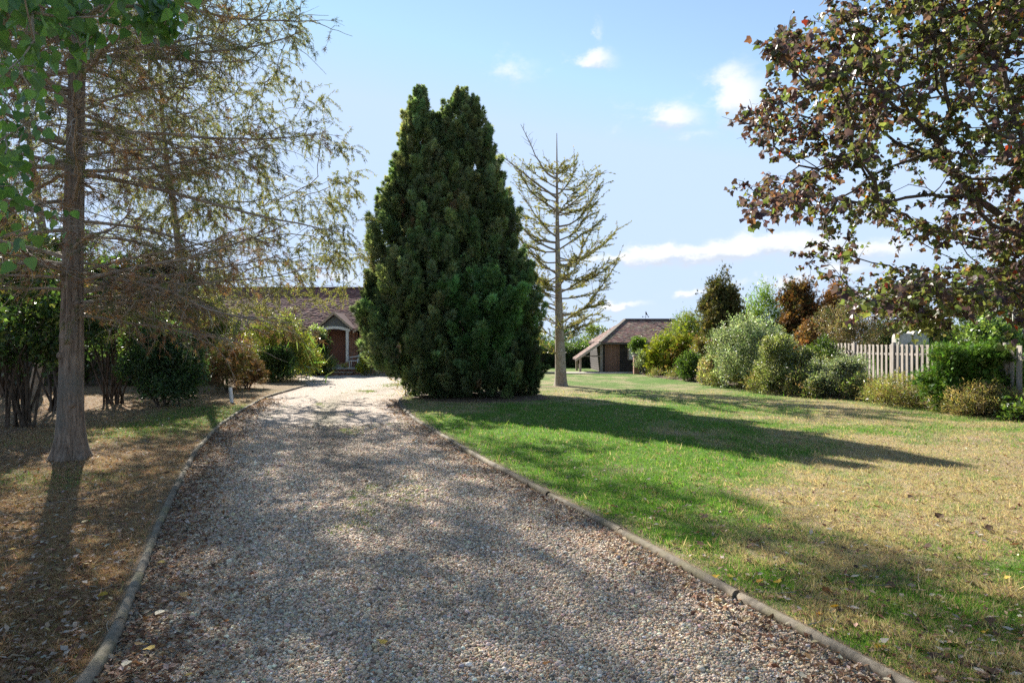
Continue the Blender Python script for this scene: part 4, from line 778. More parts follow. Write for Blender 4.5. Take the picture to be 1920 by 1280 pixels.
# ------------------------------------------------------------------ planting on the left and by the house
YEW = [(.6, (.045, .075, .028)), (.3, (.065, .10, .035)), (.1, (.10, .13, .05))]
shrub('columnar_yew', 'narrow dark green clipped yew column beside the house porch', 'yew', 599, 704, 29, 628, d=39.8, leaf='SPRAY', size=.12, dens=4, pal=YEW, clump=40, mat='needle', seed=31, cs=.34, box=.2)
shrub('climbing_rose', 'tangle of pale green climber over the yew beside the porch', 'climber', 598, 680, 34, 608, d=40.6, leaf='OVAL', size=.12, pal=[(.5, (.15, .20, .07)), (.5, (.24, .28, .15))], clump=14, seed=32, bottom=1.55, cs=.36, stems=2)
shrub('porch_shrub', 'small leafy green shrub left of the entrance steps', 'shrub', 617, 705, 30, 672, d=39.6, leaf='OVAL', size=.11, pal=[(.5, (.12, .18, .05)), (.5, (.20, .25, .10))], clump=14, seed=33)
shrub('golden_bush', 'yellow-green bush right of the entrance steps', 'bush', 685, 703, 34, 668, d=40.2, leaf='OVAL', size=.09, pal=[(.5, (.30, .31, .035)), (.3, (.16, .22, .03)), (.2, (.40, .38, .06))], clump=18, seed=34, dens=3)
shrub('lavender_clump', 'low grey-green lavender clump beside the golden bush', 'plant', 722, 703, 60, 680, d=40.0, leaf='BLADE', size=.30, dens=1.2, pal=[(.5, (.24, .24, .19)), (.5, (.14, .16, .09))], clump=16, seed=35, stems=0, up=1)
shrub('flower_pot_plant', 'small yellow flowering plant on the landing beside the porch plinth', 'plant', 646, 691, 14, 683, d=41.3, leaf='OVAL', size=.09, pal=[(.6, (.45, .42, .10)), (.4, (.12, .2, .05))], clump=8, seed=36, stems=3, zb=.40)
shrub('bamboo_bush', 'large bright yellow-green bamboo bush left of the yew column', 'bamboo', 525, 716, 140, 596, d=35, leaf='LANCE', size=.19, dens=1.7, pal=[(.45, (.22, .25, .045)), (.3, (.13, .18, .04)), (.25, (.27, .22, .08))], clump=44, seed=37, cs=.27, nmax=22000)
shrub('holly_bush', 'dark glossy bush at the foot of the bamboo', 'bush', 520, 716, 72, 650, d=33, leaf='OVAL', size=.10, pal=G_DARK+[(.2, (.08, .12, .03))], clump=20, seed=38)
shrub('strappy_plant', 'spiky strap-leaved green plant at the end of the log edging', 'plant', 571, 719, 42, 682, d=32.4, leaf='BLADE', size=.62, dens=2.2, pal=[(.6, (.10, .17, .05)), (.4, (.20, .26, .12))], clump=8, seed=39, stems=0, up=1.6, cs=.25)
shrub('brown_conifer', 'browning round conifer behind the white pipe', 'conifer', 462, 728, 64, 644, d=28.5, leaf='NEEDLE', size=.14, dens=3, pal=[(.5, (.13, .075, .045)), (.3, (.19, .11, .07)), (.2, (.06, .07, .025))], clump=26, mat='needle', seed=40)
shrub('drooping_conifer', 'small drooping brown-green conifer beside the white pipe', 'conifer', 424, 734, 90, 640, d=26, leaf='NEEDLE', size=.17, dens=1.6, pal=[(.4, (.17, .095, .055)), (.3, (.10, .08, .035)), (.3, (.07, .09, .03))], clump=30, mat='needle', seed=41, bottom=.2, up=-.6, cs=.3)
shrub('evergreen_bush', 'large dark evergreen bush with spreading base on the verge', 'bush', 312, 764, 150, 612, d=20.6, leaf='OVAL', size=.095, dens=2.4, pal=[(.6, (.045, .085, .040)), (.3, (.065, .115, .05)), (.1, (.12, .16, .08))], clump=50, seed=42, cs=.28, bottom=.15)
shrub('olive_bush', 'light green airy bush behind the dark evergreen bush', 'bush', 385, 712, 130, 560, d=31, leaf='OVAL', size=.09, dens=1.3, pal=[(.5, (.11, .14, .035)), (.5, (.07, .10, .025))], clump=40, seed=43, cs=.27, bottom=.6, stems=9)
IVYP = [(.5, (.042, .080, .030)), (.35, (.070, .115, .040)), (.15, (.14, .17, .05))]
for i, (x, yb, w, yt, d, b) in enumerate([(40, 806, 200, 470, 15.6, .75), (-120, 830, 220, 420, 13.2, .6), (215, 760, 170, 480, 21.5, 1.0), (110, 775, 190, 430, 19.3, 1.1), (300, 730, 170, 470, 27, .9), (10, 750, 170, 380, 24, 1.0)]):
    shrub('ivy_thicket', ['dark ivy-clad thicket left of the furrowed trunk', 'dark leafy thicket at the outer end of the verge', 'shady thicket with bare stems right of the furrowed trunk', 'tall shady thicket behind the furrowed trunk', 'dark purple-green thicket behind the evergreen bush', 'far thicket glimpsed between the ivy-clad stems'][i], 'thicket', x, yb, w, yt, d=d, leaf='IVY', size=.115, dens=1.8, pal=IVYP if i != 4 else [(.6, (.045, .03, .035)), (.4, (.05, .07, .025))], clump=60, seed=80+i, bottom=b, stems=16, cs=.24, nmax=24000, depth=.55)
hedge('field_hedge', 'dark tangled hedge beyond the thickets, added and lengthened to shade the verge', -42, -13.6, 31.5, 4.4, 2.4, IVYP+[(.3, (.10, .11, .04))], 44, .20, 26000)  # hedge added against the bare field, moved nearer and lengthened to shade the verge
# white pipe
wp = thing('drain_pipe', 'short white pipe stub leaning up out of the verge', 'pipe', (wx(434, 21.8), 21.8, 0)); mb = MB(); b = np.array([wx(435, 21.8), 21.8, 0]); tp = np.array([wx(431.5, 21.8), 21.8, wz(726, 21.8)]); a = b+(tp-b)*np.linspace(0, 1, 5)[:, None]; tubes(mb, a[None], .058, 16); mb.build('tube', 'plastic_white', wp, True)
mb = MB(); tubes(mb, (b+(tp-b)*np.linspace(.42, .52, 3)[:, None])[None], .064, 16); mb.build('collar', 'plastic_white', wp, True); mb = MB(); tubes(mb, (b+(tp-b)*np.array([.985, 1.0, 1.004])[:, None])[None], np.array([[.0575, .055, .001]]), 16); mb.build('cap', 'stone', wp, True)

# ------------------------------------------------------------------ tall cypress clump
def cypress():
    d0 = 25.0; t = thing('cypress_tree', 'tall dense dark green cypress with several leaders beside the drive', 'tree', (wx(845, d0), d0, 0)); rng = np.random.default_rng(77)
    lob = [(790, 164, 540, 1.12, 25.3, .25), (862, 166, 560, 1.30, 25.5, .28), (801, 415, 738, 1.42, 23.7, .36), (712, 495, 655, .72, 24.7, .42), (742, 315, 650, .95, 25.3, .33), (930, 345, 720, 1.12, 25.7, .30), (910, 508, 700, 1.16, 23.5, .50),
           (958, 605, 752, .82, 24.2, .42), (886, 655, 753, .72, 23.2, .42), (824, 640, 748, .86, 23.9, .40), (975, 492, 650, .68, 25.0, .40), (884, 182, 400, .60, 25.0, .3), (826, 214, 560, .95, 25.4, .3), (768, 205, 420, .52, 25.4, .3), (758, 560, 700, .85, 23.9, .42), (918, 285, 540, .80, 25.2, .3),
           (935, 664, 754, .66, 23.3, .4), (842, 665, 757, .80, 23.9, .25), (985, 655, 752, .48, 24.4, .3), (872, 400, 738, 1.50, 26.1, .3), (860, 420, 640, .80, 24.2, .35), (828, 330, 520, .75, 24.5, .35)]
    cols = [[(.5, (.105, .155, .070)), (.33, (.145, .195, .088)), (.13, (.20, .235, .115)), (.012, (.17, .115, .07))], [(.5, (.13, .178, .085)), (.33, (.17, .215, .10)), (.13, (.23, .26, .13)), (.012, (.18, .125, .08))], [(.4, (.08, .15, .055)), (.35, (.11, .20, .07)), (.25, (.16, .26, .10))]]
    plumes = []
    for v in range(7):                                   # a tapering upswept bunch of sprays, one unit long
        rg = np.random.default_rng(300+v); k = 125; q = rg.random(k)**.8; a = rg.uniform(0, 6.28, k); w_ = rg.uniform(.24, .34)*np.sqrt(np.clip(1-q, 0, 1))*np.clip(q*5+.3, 0, 1)*rg.random(k)**.5
        side = np.stack([np.cos(a), 0*a, np.sin(a)], -1); bend = rg.normal(0, .12, 2); pp = np.stack([side[:, 0]*w_+bend[0]*q*q, q, side[:, 2]*w_+bend[1]*q*q], -1); mb = MB()
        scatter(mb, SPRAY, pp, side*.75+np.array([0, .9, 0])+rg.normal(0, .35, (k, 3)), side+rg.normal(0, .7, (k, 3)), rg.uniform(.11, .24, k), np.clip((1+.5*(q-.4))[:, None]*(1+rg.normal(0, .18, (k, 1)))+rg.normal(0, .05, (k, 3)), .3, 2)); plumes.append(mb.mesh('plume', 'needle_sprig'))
    tone = np.random.default_rng(4).uniform(.78, 1.22, len(lob))
    for i, (x, yt, yb, r, d, t0) in enumerate(lob):
        zt, zb = wz(yt, d), max(.08, wz(yb, d)); H = zt-zb; mb = MB()
        na = int(40*r*H)+40
        # upswept plumes: each a tapering bunch of sprays leaning out of the lobe
        tt = rng.random(na)**.85*.97; az = rng.uniform(0, 2*np.pi, na); pr = np.where(tt < t0, np.sqrt(np.clip(1-((t0-tt)/t0)**2*.75, 0, 1)), np.clip(1-((tt-t0)/(1-t0))**1.35, 0, 1)**.9)
        rad = r*pr*(.96+1.35*(fbm(az*2.1+i*7.7, tt*H*.8+i, 2)-.5)+rng.normal(0, .07, na)*(1+tt))*np.where(rng.random(na) < .3, rng.uniform(.6, .9, na), 1)
        c = np.stack([wx(x, d)+np.cos(az)*rad, d+np.sin(az)*rad, zb+tt*H], -1); o_ = np.stack([np.cos(az), np.sin(az), 0*az], -1)
        ax_ = norm(o_*rng.uniform(.25, .8, (na, 1))+np.array([0, 0, 1.])+rng.normal(0, .16, (na, 3))); pl_ = rng.uniform(.30, 1.05, na)*np.clip(.45+.6*pr*r, .45, 1.0)
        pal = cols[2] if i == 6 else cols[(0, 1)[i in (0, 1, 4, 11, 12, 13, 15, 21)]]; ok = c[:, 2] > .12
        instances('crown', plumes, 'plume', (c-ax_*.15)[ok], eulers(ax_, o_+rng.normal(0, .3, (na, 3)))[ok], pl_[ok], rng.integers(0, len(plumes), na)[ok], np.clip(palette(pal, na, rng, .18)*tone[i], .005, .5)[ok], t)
    tr = MB(); P = []
    for x, yt, d in ((845, 230, 25.3), (800, 230, 25.2), (905, 420, 25.4), (770, 460, 25.0)):
        a = np.array([wx(845, 25)+(x-845)/F*8, d-.1, 0]); b = np.array([wx(x, d), d, wz(yt, d)]); u = np.linspace(0, 1, 8)[:, None]; P.append(a+(b-a)*u+np.array([0, 0, 0]))
    tubes(tr, np.array(P), np.linspace(.19, .03, 8)[None], 8); tr.build('trunk', 'bark_dark', t, True)
    # climber leaves tangled in the greener front lobe
    mb = MB(); n = 1500; x0 = np.array([wx(905, 22.75), 22.85, wz(585, 22.8)]); q = rng.normal(0, 1, (n, 3))*[.45, .12, .62]; q[:, 1] += (q[:, 0]**2)*.45
    scatter(mb, IVY, x0+q, rng.normal(0, .6, (n, 3))+[0, -.2, -.5], rng.normal(0, .5, (n, 3))+[0, -1, .4], rng.uniform(.05, .10, n), palette([(.6, (.06, .13, .035)), (.4, (.10, .19, .06))], n, rng)); mb.build('ivy', 'leaf', t, False, 'stuff')
cypress()
for i, (x, yb, w, yt, d, pal, leaf) in enumerate([(760, 742, 20, 718, 24.6, STRAW, 'BLADE'), (786, 742, 34, 722, 24.4, G_MID, 'OVAL'), (830, 752, 24, 735, 22.9, G_DARK, 'OVAL')]):
    shrub('bed_plant', ['dry dead tuft at the drive corner of the cypress bed', 'small green plant under the drive side of the cypress', 'tiny dark plant at the front of the cypress bed'][i], 'plant', x, yb, w, yt, d=d, leaf=leaf, size=.3 if leaf == 'BLADE' else .07, pal=pal, clump=8, stems=3, seed=95+i, up=.8)

# ------------------------------------------------------------------ conifers with bare branches
def trunk_mesh(parent, base, top, prof, mat, seed, flare=.0, ridges=0, n=60, k=20, bendv=(0, 0)):
    rng = np.random.default_rng(seed); base = np.array(base, float); top = np.array(top, float); u = np.linspace(0, 1, n)**1.3
    P = base+(top-base)*u[:, None]; P[:, 0] += bendv[0]*np.sin(u*np.pi); P[:, 1] += bendv[1]*np.sin(u*np.pi)
    r = np.interp(u, *zip(*prof)); a = np.arange(k)*2*np.pi/k; z = P[:, 2]
    rr = r[:, None]*(1+ridges*(fbm(a[None]*4.5/1.0+0*z[:, None], z[:, None]*.9, 3)-.5)*1.6+ridges*.5*np.sin(a[None]*9+z[:, None]*.5))
    fl = np.exp(-z/.22)[:, None]*flare*(1+.55*np.sin(a[None]*5+seed)); rr = rr*(1+fl)
    v = np.stack([P[:, 0:1]+rr*np.cos(a), P[:, 1:2]+rr*np.sin(a), np.repeat(z[:, None], k, 1)], -1)
    i = np.arange(n-1)[:, None]*k+np.arange(k)[None]; j = np.arange(n-1)[:, None]*k+(np.arange(k)[None]+1) % k
    mb = MB(); mb.add(v.reshape(-1, 3), np.stack([i, j, j+k, i+k], -1).reshape(-1, 4)); mb.build('trunk', mat, parent, True); return P
def left_conifer():
    d = 11.35; b = np.array([wx(132, d), d, .0]); t = thing('thinning_conifer', 'tall thinning conifer with furrowed brown trunk and bare drooping branches on the verge', 'tree', b); rng = np.random.default_rng(31)
    P = trunk_mesh(t, b, b+[.22, .2, 13.5], [(0, .205), (.03, .192), (.1, .172), (.3, .145), (.6, .10), (1, .02)], 'bark_furrowed', 3, .50, .14, 110, 44, (-.06, 0))
    for zz, a in ((.95, -.9), (2.0, -1.4), (1.75, -2.2), (2.6, -.6), (3.05, -1.9)):
        c = np.array([np.interp(zz, P[:, 2], P[:, 0]), np.interp(zz, P[:, 2], P[:, 1]), zz]); o = np.array([math.cos(a), math.sin(a), .1]); mb = MB(); tubes(mb, (c+o*np.array([.12, .19, .215, .22])[:, None])[None], np.array([[.09, .06, .035, .005]]), 9); mb.build('knot', 'bark_furrowed', t, True)
    N = 165; z = 2.35+rng.random(N)**.95*10.3; az = rng.uniform(0, 2*np.pi, N); L = np.interp(z, [2, 4, 8, 13], [3.2, 4.2, 3.7, .9])*rng.uniform(.6, 1.12, N)
    # longer boughs reach over the drive
    st = np.stack([np.interp(z, P[:, 2], P[:, 0]), np.interp(z, P[:, 2], P[:, 1]), z], -1); el = np.interp(z, [2, 5, 9, 13], [.16, .18, .3, .55])+rng.normal(0, .12, N)
    B1 = grow(st, np.stack([np.cos(az)*np.cos(el), np.sin(az)*np.cos(el), np.sin(el)], -1), L, 12, (0, 0, -.75), (0, 0, .65), .055, rng)
    mb = MB(); tubes(mb, B1, np.linspace(1, .18, 12)[None]*(.013+.0068*L)[:, None], 6)
    n2 = 4300; i2 = rng.integers(0, N, n2); p, tg = along(B1, i2, .12+.86*rng.random(n2)); side = norm(np.cross(tg, [0, 0, 1.]))*rng.choice([-1, 1], n2)[:, None]
    B2 = grow(p, tg*.75+side*.9+rng.normal(0, .28, (n2, 3)), rng.uniform(.35, 1.25, n2), 7, (0, 0, -.65), (0, 0, -.1), .10, rng); tubes(mb, B2, np.linspace(.0085, .0036, 7)[None], 3)
    n3 = 13000; i3 = rng.integers(0, n2, n3); p, tg = along(B2, i3, .15+.85*rng.random(n3)); B3 = grow(p, tg*.8+rdir(n3, rng)*.8, rng.uniform(.14, .48, n3), 3, (0, 0, -.5), None, .14, rng); tubes(mb, B3, np.linspace(.0042, .0020, 3)[None], 3)
    mb.build('branches', 'twig', t, True)
    fb = MB(); n4 = 54000; i4 = rng.integers(0, n3, n4); p, tg = along(B3, i4, rng.random(n4)); br = rng.random(n2)          # whole sprays are brown or green together
    low = sstep(7, 2.5, p[:, 2]); brown = br[i3[i4]] < .28+.25*low; keep = rng.random(n4) < np.where(br[i3[i4]] < .8, .9, .25)
    c = np.where(brown[:, None], palette([(.5, (.27, .145, .08)), (.5, (.20, .125, .075))], n4, rng), palette([(.5, (.10, .125, .045)), (.5, (.15, .165, .06))], n4, rng))
    scatter(fb, NEEDLE, p[keep], (tg+rng.normal(0, .4, (n4, 3))+[0, 0, -.25])[keep], rdir(n4, rng)[keep], rng.uniform(.06, .13, n4)[keep], c[keep]); fb.build('foliage', 'needle', t, False, 'stuff')
left_conifer()
def larch():
    d = 30.2; b = np.array([wx(1052, d), d, 0.0]); t = thing('sparse_larch', 'sparse half-bare larch with straight grey trunk on the lawn behind the cypress', 'tree', b); rng = np.random.default_rng(8)
    top = np.array([wx(1044, d), d, wz(250, d)]); P = trunk_mesh(t, b, top, [(0, .27), (.06, .245), (.2, .20), (.35, .155), (.6, .095), (.85, .042), (1, .014)], 'bark_grey', 6, .25, .05, 70, 18, (-.05, 0))
    def at(z): return np.stack([np.interp(z, P[:, 2], P[:, 0]), np.interp(z, P[:, 2], P[:, 1]), z], -1)
    # main boughs: (start row, tip column, tip row, bare) plus those running towards and away from the viewer
    L = [(335, 975, 238, 1), (372, 930, 285, 1), (395, 962, 322, .3), (455, 930, 345, .2), (470, 948, 392, .2), (445, 972, 360, .2), (515, 965, 430, .6), (540, 970, 468, .6), (545, 985, 500, .1), (575, 975, 548, .1), (610, 985, 590, .0), (640, 990, 625, .0),
         (365, 1085, 292, .1), (400, 1128, 322, .1), (425, 1138, 345, .1), (452, 1120, 385, .1), (470, 1132, 410, .1), (500, 1155, 428, .1), (520, 1160, 488, .0), (550, 1148, 492, .0), (560, 1140, 540, .0), (590, 1158, 490, .0), (610, 1128, 560, .0), (632, 1120, 592, .0), (640, 1095, 612, 0), (665, 1015, 640, .0)]
    S, T, K = [], [], []
    for y0, x1, y1, bare in L:
        dz = rng.normal(0, .5); S.append(wz(y0, d)); T.append(V3(x1, y1, d+dz)); K.append(bare)
    for k in range(46):
        z = rng.uniform(2.0, 9.8); a = rng.uniform(0, 6.28); r = np.interp(z, [2, 4, 8, 10], [1.6, 2.4, 1.9, .7])*rng.uniform(.5, 1); S.append(z); T.append(at(np.array([z]))[0]+[math.cos(a)*r, math.sin(a)*r, r*rng.uniform(.1, .75)]); K.append(.15)
    S = at(np.array(S)); T = np.array(T); K = np.array(K); u = np.linspace(0, 1, 12)[None, :, None]; B1 = S[:, None]*(1-u)+T[:, None]*u; ln = np.linalg.norm(T-S, axis=1)
    B1[:, :, 2] -= (np.sin(u*np.pi)*(rng.normal(.09, .07, len(ln))*ln)[:, None, None])[:, :, 0]; B1 += np.cumsum(rng.normal(0, .036, B1.shape), 1)*u
    mb = MB(); tubes(mb, B1, np.linspace(1, .2, 12)[None]*(.012+.013*ln)[:, None], 6); N = len(B1)
    n2 = 1700; i2 = rng.choice(N, n2, p=ln/ln.sum()); p, tg = along(B1, i2, .2+.8*rng.random(n2)); side = norm(np.cross(tg, [0, 0, 1.]))*rng.choice([-1, 1], n2)[:, None]
    B2 = grow(p, tg*.9+side*.6+rng.normal(0, .25, (n2, 3))+[0, 0, .15], rng.uniform(.15, 1.0, n2)*np.where(K[i2] > .9, .5, 1), 6, (0, 0, -.35), (0, 0, .1), .13, rng); tubes(mb, B2, np.linspace(.009, .004, 6)[None], 4); mb.build('branches', 'twig', t, True)
    fb = MB(); n3 = 46000; i3 = rng.integers(0, n2, n3); p, tg = along(B2, i3, rng.random(n3)); k = rng.random(n3) > K[i2[i3]]+.15
    scatter(fb, TUFT, (p+rng.normal(0, .015, p.shape))[k], (tg+rng.normal(0, .35, (n3, 3))+[0, 0, -.1])[k], rdir(n3, rng)[k], rng.uniform(.055, .12, n3)[k], palette([(.5, (.26, .27, .09)), (.35, (.32, .27, .10)), (.15, (.17, .19, .07))], n3, rng)[k]); fb.build('foliage', 'needle', t, False, 'stuff')
larch()

# ------------------------------------------------------------------ broad-leaved trees grown towards the crown's outline
def inside(poly, x, y):
    poly = np.array(poly, float); r = np.zeros(len(x), bool); j = len(poly)-1
    for i in range(len(poly)):
        a, b = poly[i], poly[j]; c = ((a[1] > y) != (b[1] > y)); q = (b[0]-a[0])*(y-a[1])/np.where(b[1] == a[1], 1e-9, b[1]-a[1])+a[0]; r ^= c&(x < q); j = i
    return r
def skeleton(trunk, att, rng, step=.35, zmin=1.5, kpath=.35, rmin=.006, expo=.5, sag=.0, jit=.05, tr_r=None):
    P = [np.array(q, float) for q in trunk]; par = [-1]+list(range(len(trunk)-1)); dist = [0.0]
    for i in range(1, len(P)): dist.append(dist[-1]+np.linalg.norm(P[i]-P[i-1]))
    cap = 200000; A = np.zeros((cap, 3)); D = np.zeros(cap); n = len(P); A[:n] = P; D[:n] = dist; D[:n] = np.where(A[:n, 2] < zmin, 1e6, D[:n]); base = dist[min(range(n), key=lambda i: abs(A[i, 2]-zmin))]
    PA = par[:]; order = np.argsort(np.linalg.norm(att-np.array(trunk[-1]), axis=1)); tips = []
    nt_ = n
    for o in order:
        a = att[o]; L = np.linalg.norm(A[:n]-a, axis=1); i = int(np.argmin(L+kpath*D[:n])); ln = L[i]; m = max(1, int(math.ceil(ln/step))); p0 = A[i].copy()
        t0 = norm(A[i]-A[PA[i]]) if PA[i] >= 0 else np.array([0, 0, 1.]); m0 = (t0*.5+norm(a-p0)*.5)*ln; m1 = (a-p0)*.9+np.array([0, 0, -sag*ln]); prev = i
        for k in range(1, m+1):
            s = k/m; h = (2*s**3-3*s**2+1)*p0+(s**3-2*s**2+s)*m0+(-2*s**3+3*s**2)*a+(s**3-s**2)*m1
            if k < m: h = h+rng.normal(0, jit*step, 3)
            A[n] = h; D[n] = min(D[prev], 1e5)+np.linalg.norm(h-A[prev]); PA.append(prev); prev = n; n += 1
        tips.append(prev)
    cnt = np.zeros(n); cnt[tips] = 1; PA = np.array(PA)
    for i in range(n-1, 0, -1): cnt[PA[i]] += cnt[i]
    r = rmin*np.maximum(cnt, 1)**expo
    if tr_r is not None: r[:nt_] = np.maximum(r[:nt_], tr_r)
    return A[:n], PA, r, np.array(tips), nt_
def limbs(root, A, PA, r, nt_, mat, k=6, rcap=None):
    i = np.arange(nt_, len(A)); j = PA[i]; ra = np.minimum(r[j], r[i]*1.5); mb = MB(); tubes(mb, np.stack([A[j], A[i]+(A[i]-A[j])*.06], 1), np.stack([ra, r[i]], 1), k); mb.build('branches', mat, root, True)
    t = np.arange(nt_); mb = MB(); tubes(mb, A[None, t], r[None, t], 14); mb.build('trunk', mat, root, True)
def near_leaves(root, tmpl, pos, dr, nr, sc, pal, mat, rng, n=300, nv=8):
    """the largest leaves in view are objects of their own; returns the mask of those taken"""
    px = 960+F*pos[:, 0]/np.maximum(pos[:, 1], .1); py = 640-F*(pos[:, 2]-HC)/np.maximum(pos[:, 1], .1)
    vis = (px > 0)&(px < 1920)&(py > 0)&(py < 1280)&(pos[:, 1] > .5); score = np.where(vis, sc/np.maximum(pos[:, 1], .1), 0); take = np.argsort(-score)[:n]; take = take[score[take] > 0]
    meshes = []
    for c in palette(pal, nv, rng, .2): mb = MB(); mb.add(tmpl[0], tmpl[1], c); meshes.append(mb.mesh('leaf', mat, True))
    inv = Matrix.Translation(root.location).inverted()
    for q in take:
        y = norm(dr[q]); x = norm(np.cross(y, nr[q])); z = np.cross(x, y); o = bpy.data.objects.new('leaf', meshes[rng.integers(nv)]); COL.objects.link(o); o.parent = root; o.matrix_parent_inverse = inv
        M = np.eye(4); M[:3, 0] = x*sc[q]; M[:3, 1] = y*sc[q]; M[:3, 2] = z*sc[q]; M[:3, 3] = pos[q]; o.matrix_basis = Matrix(M.tolist())
    m = np.zeros(len(pos), bool); m[take] = True; return m

def maple():
    rng = np.random.default_rng(19); b = np.array([9.9, 10.2, 0.0]); t = thing('purple_maple', 'large maple with bronze, purple and olive leaves overhanging the lawn', 'tree', b)
    poly = [(1590, -20), (1530, 60), (1452, 72), (1446, 128), (1398, 140), (1420, 196), (1374, 238), (1400, 262), (1446, 258), (1430, 300), (1456, 322), (1386, 350), (1400, 380), (1412, 416), (1462, 398), (1520, 390), (1548, 424), (1510, 448), (1494, 492), (1545, 500), (1556, 545), (1600, 552), (1640, 590), (1700, 600), (1730, 640), (1760, 596), (1830, 578), (1930, 600), (2050, 590), (2300, 420), (2300, -500), (1760, -500)]
    n = 9000; x = rng.uniform(1370, 2300, n); y = rng.uniform(-500, 660, n); k = inside(poly, x, y); x, y = x[k], y[k]; d = np.clip(rng.normal(9.8, 1.5, len(x)), 7.2, 13)
    # hollows in the crown where the sky comes through
    hol = np.zeros(len(x))
    for hx, hy, sx, sy in ((1480, 290, 40, 30), (1650, 300, 55, 28), (1600, 440, 50, 30), (1745, 400, 50, 26), (1700, 470, 40, 22), (1830, 470, 35, 22), (1560, 350, 30, 18), (1800, 200, 40, 20), (1880, 330, 40, 20), (1640, 520, 40, 18), (1760, 560, 50, 16), (1530, 470, 30, 20)): hol = np.maximum(hol, np.exp(-((x-hx)/sx)**2-((y-hy)/sy)**2))
    k = rng.random(len(x)) > hol*1.1; x, y, d = x[k], y[k], d[k]
    att = np.stack([wx(x, d), d, wz(y, d)], -1); att = att[att[:, 0] < b[0]-.3][:820]
    oth = b+np.array([0, 0, 5.3])+rdir(260, rng)*np.array([4.8, 4.6, 3.1])*rng.random((260, 1))**.35; oth = oth[(oth[:, 0] > b[0]-.5)|(oth[:, 2] > 8)]; att = np.concatenate([att, oth])
    tz = np.linspace(0, 6.8, 22); tr = b+np.stack([.25*np.sin(tz*.5), .15*np.sin(tz*.7), tz], -1)
    A, PA, r, tips, nt_ = skeleton(tr, att, rng, .30, 1.9,   .42, .0060, .47, .05, .10, np.interp(tz, [0, .5, 2, 6.8], [.33, .26, .22, .08]))
    limbs(t, A, PA, r, nt_, 'bark_dark', 6)
    m = len(tips)*7; ti = np.repeat(tips, 7); st = np.where((rng.random(m) < .45)[:, None], A[PA[ti]], A[ti]); tw = grow(st, norm(A[ti]-A[PA[ti]])*.7+rdir(m, rng)*.9, rng.uniform(.12, .42, m), 5, (0, 0, -.5), (0, 0, -.2), .12, rng); mb = MB(); tubes(mb, tw, np.linspace(.0042, .0022, 5)[None], 3); mb.build('twigs', 'bark_dark', t)
    per = 56; n = len(tips)*per; q = rng.integers(0, m, n); p, tg = along(tw, q, .15+.85*rng.random(n)**.7); pos = p+rng.normal(0, .028, (n, 3)); hang = rng.uniform(.2, 1.2, n); a = rng.uniform(0, 6.28, n)
    dr = np.stack([np.cos(a), np.sin(a), -hang], -1)+tg*.6; nr = np.stack([rng.normal(0, .8, n), rng.normal(0, .8, n), np.ones(n)*.7], -1); sc = rng.uniform(.05, .105, n)
    pc = 960+F*pos[:, 0]/pos[:, 1]; outer = np.clip(1-(pc-1400)/260, 0, 1); outer = np.maximum(outer, .55*(fbm(pos[:, 0]*1.4, pos[:, 2]*1.4+20, 2) > .56))
    dark = palette([(.55, (.105, .068, .080)), (.3, (.14, .075, .070)), (.15, (.20, .095, .055))], n, rng); ol = palette([(.5, (.105, .125, .038)), (.25, (.16, .175, .05)), (.05, (.19, .125, .045)), (.20, (.08, .056, .062))], n, rng)
    col = np.where((rng.random(n) < .18+.62*outer)[:, None], dark, ol); red = rng.random(n) < .012+.015*outer; col[red] = palette([(.5, (.30, .04, .02)), (.5, (.36, .13, .02))], int(red.sum()), rng)
    tk = near_leaves(t, MAPLE, pos, dr, nr, sc, [(.42, (.105, .068, .080)), (.46, (.115, .135, .042)), (.12, (.20, .10, .055))], 'maple_leaf', rng, 300, 18)
    mb = MB(); k = ~tk; scatter(mb, MAPLE_S, pos[k], dr[k], nr[k], sc[k], col[k]); mb.build('foliage', 'maple_leaf', t, False, 'stuff')
maple()
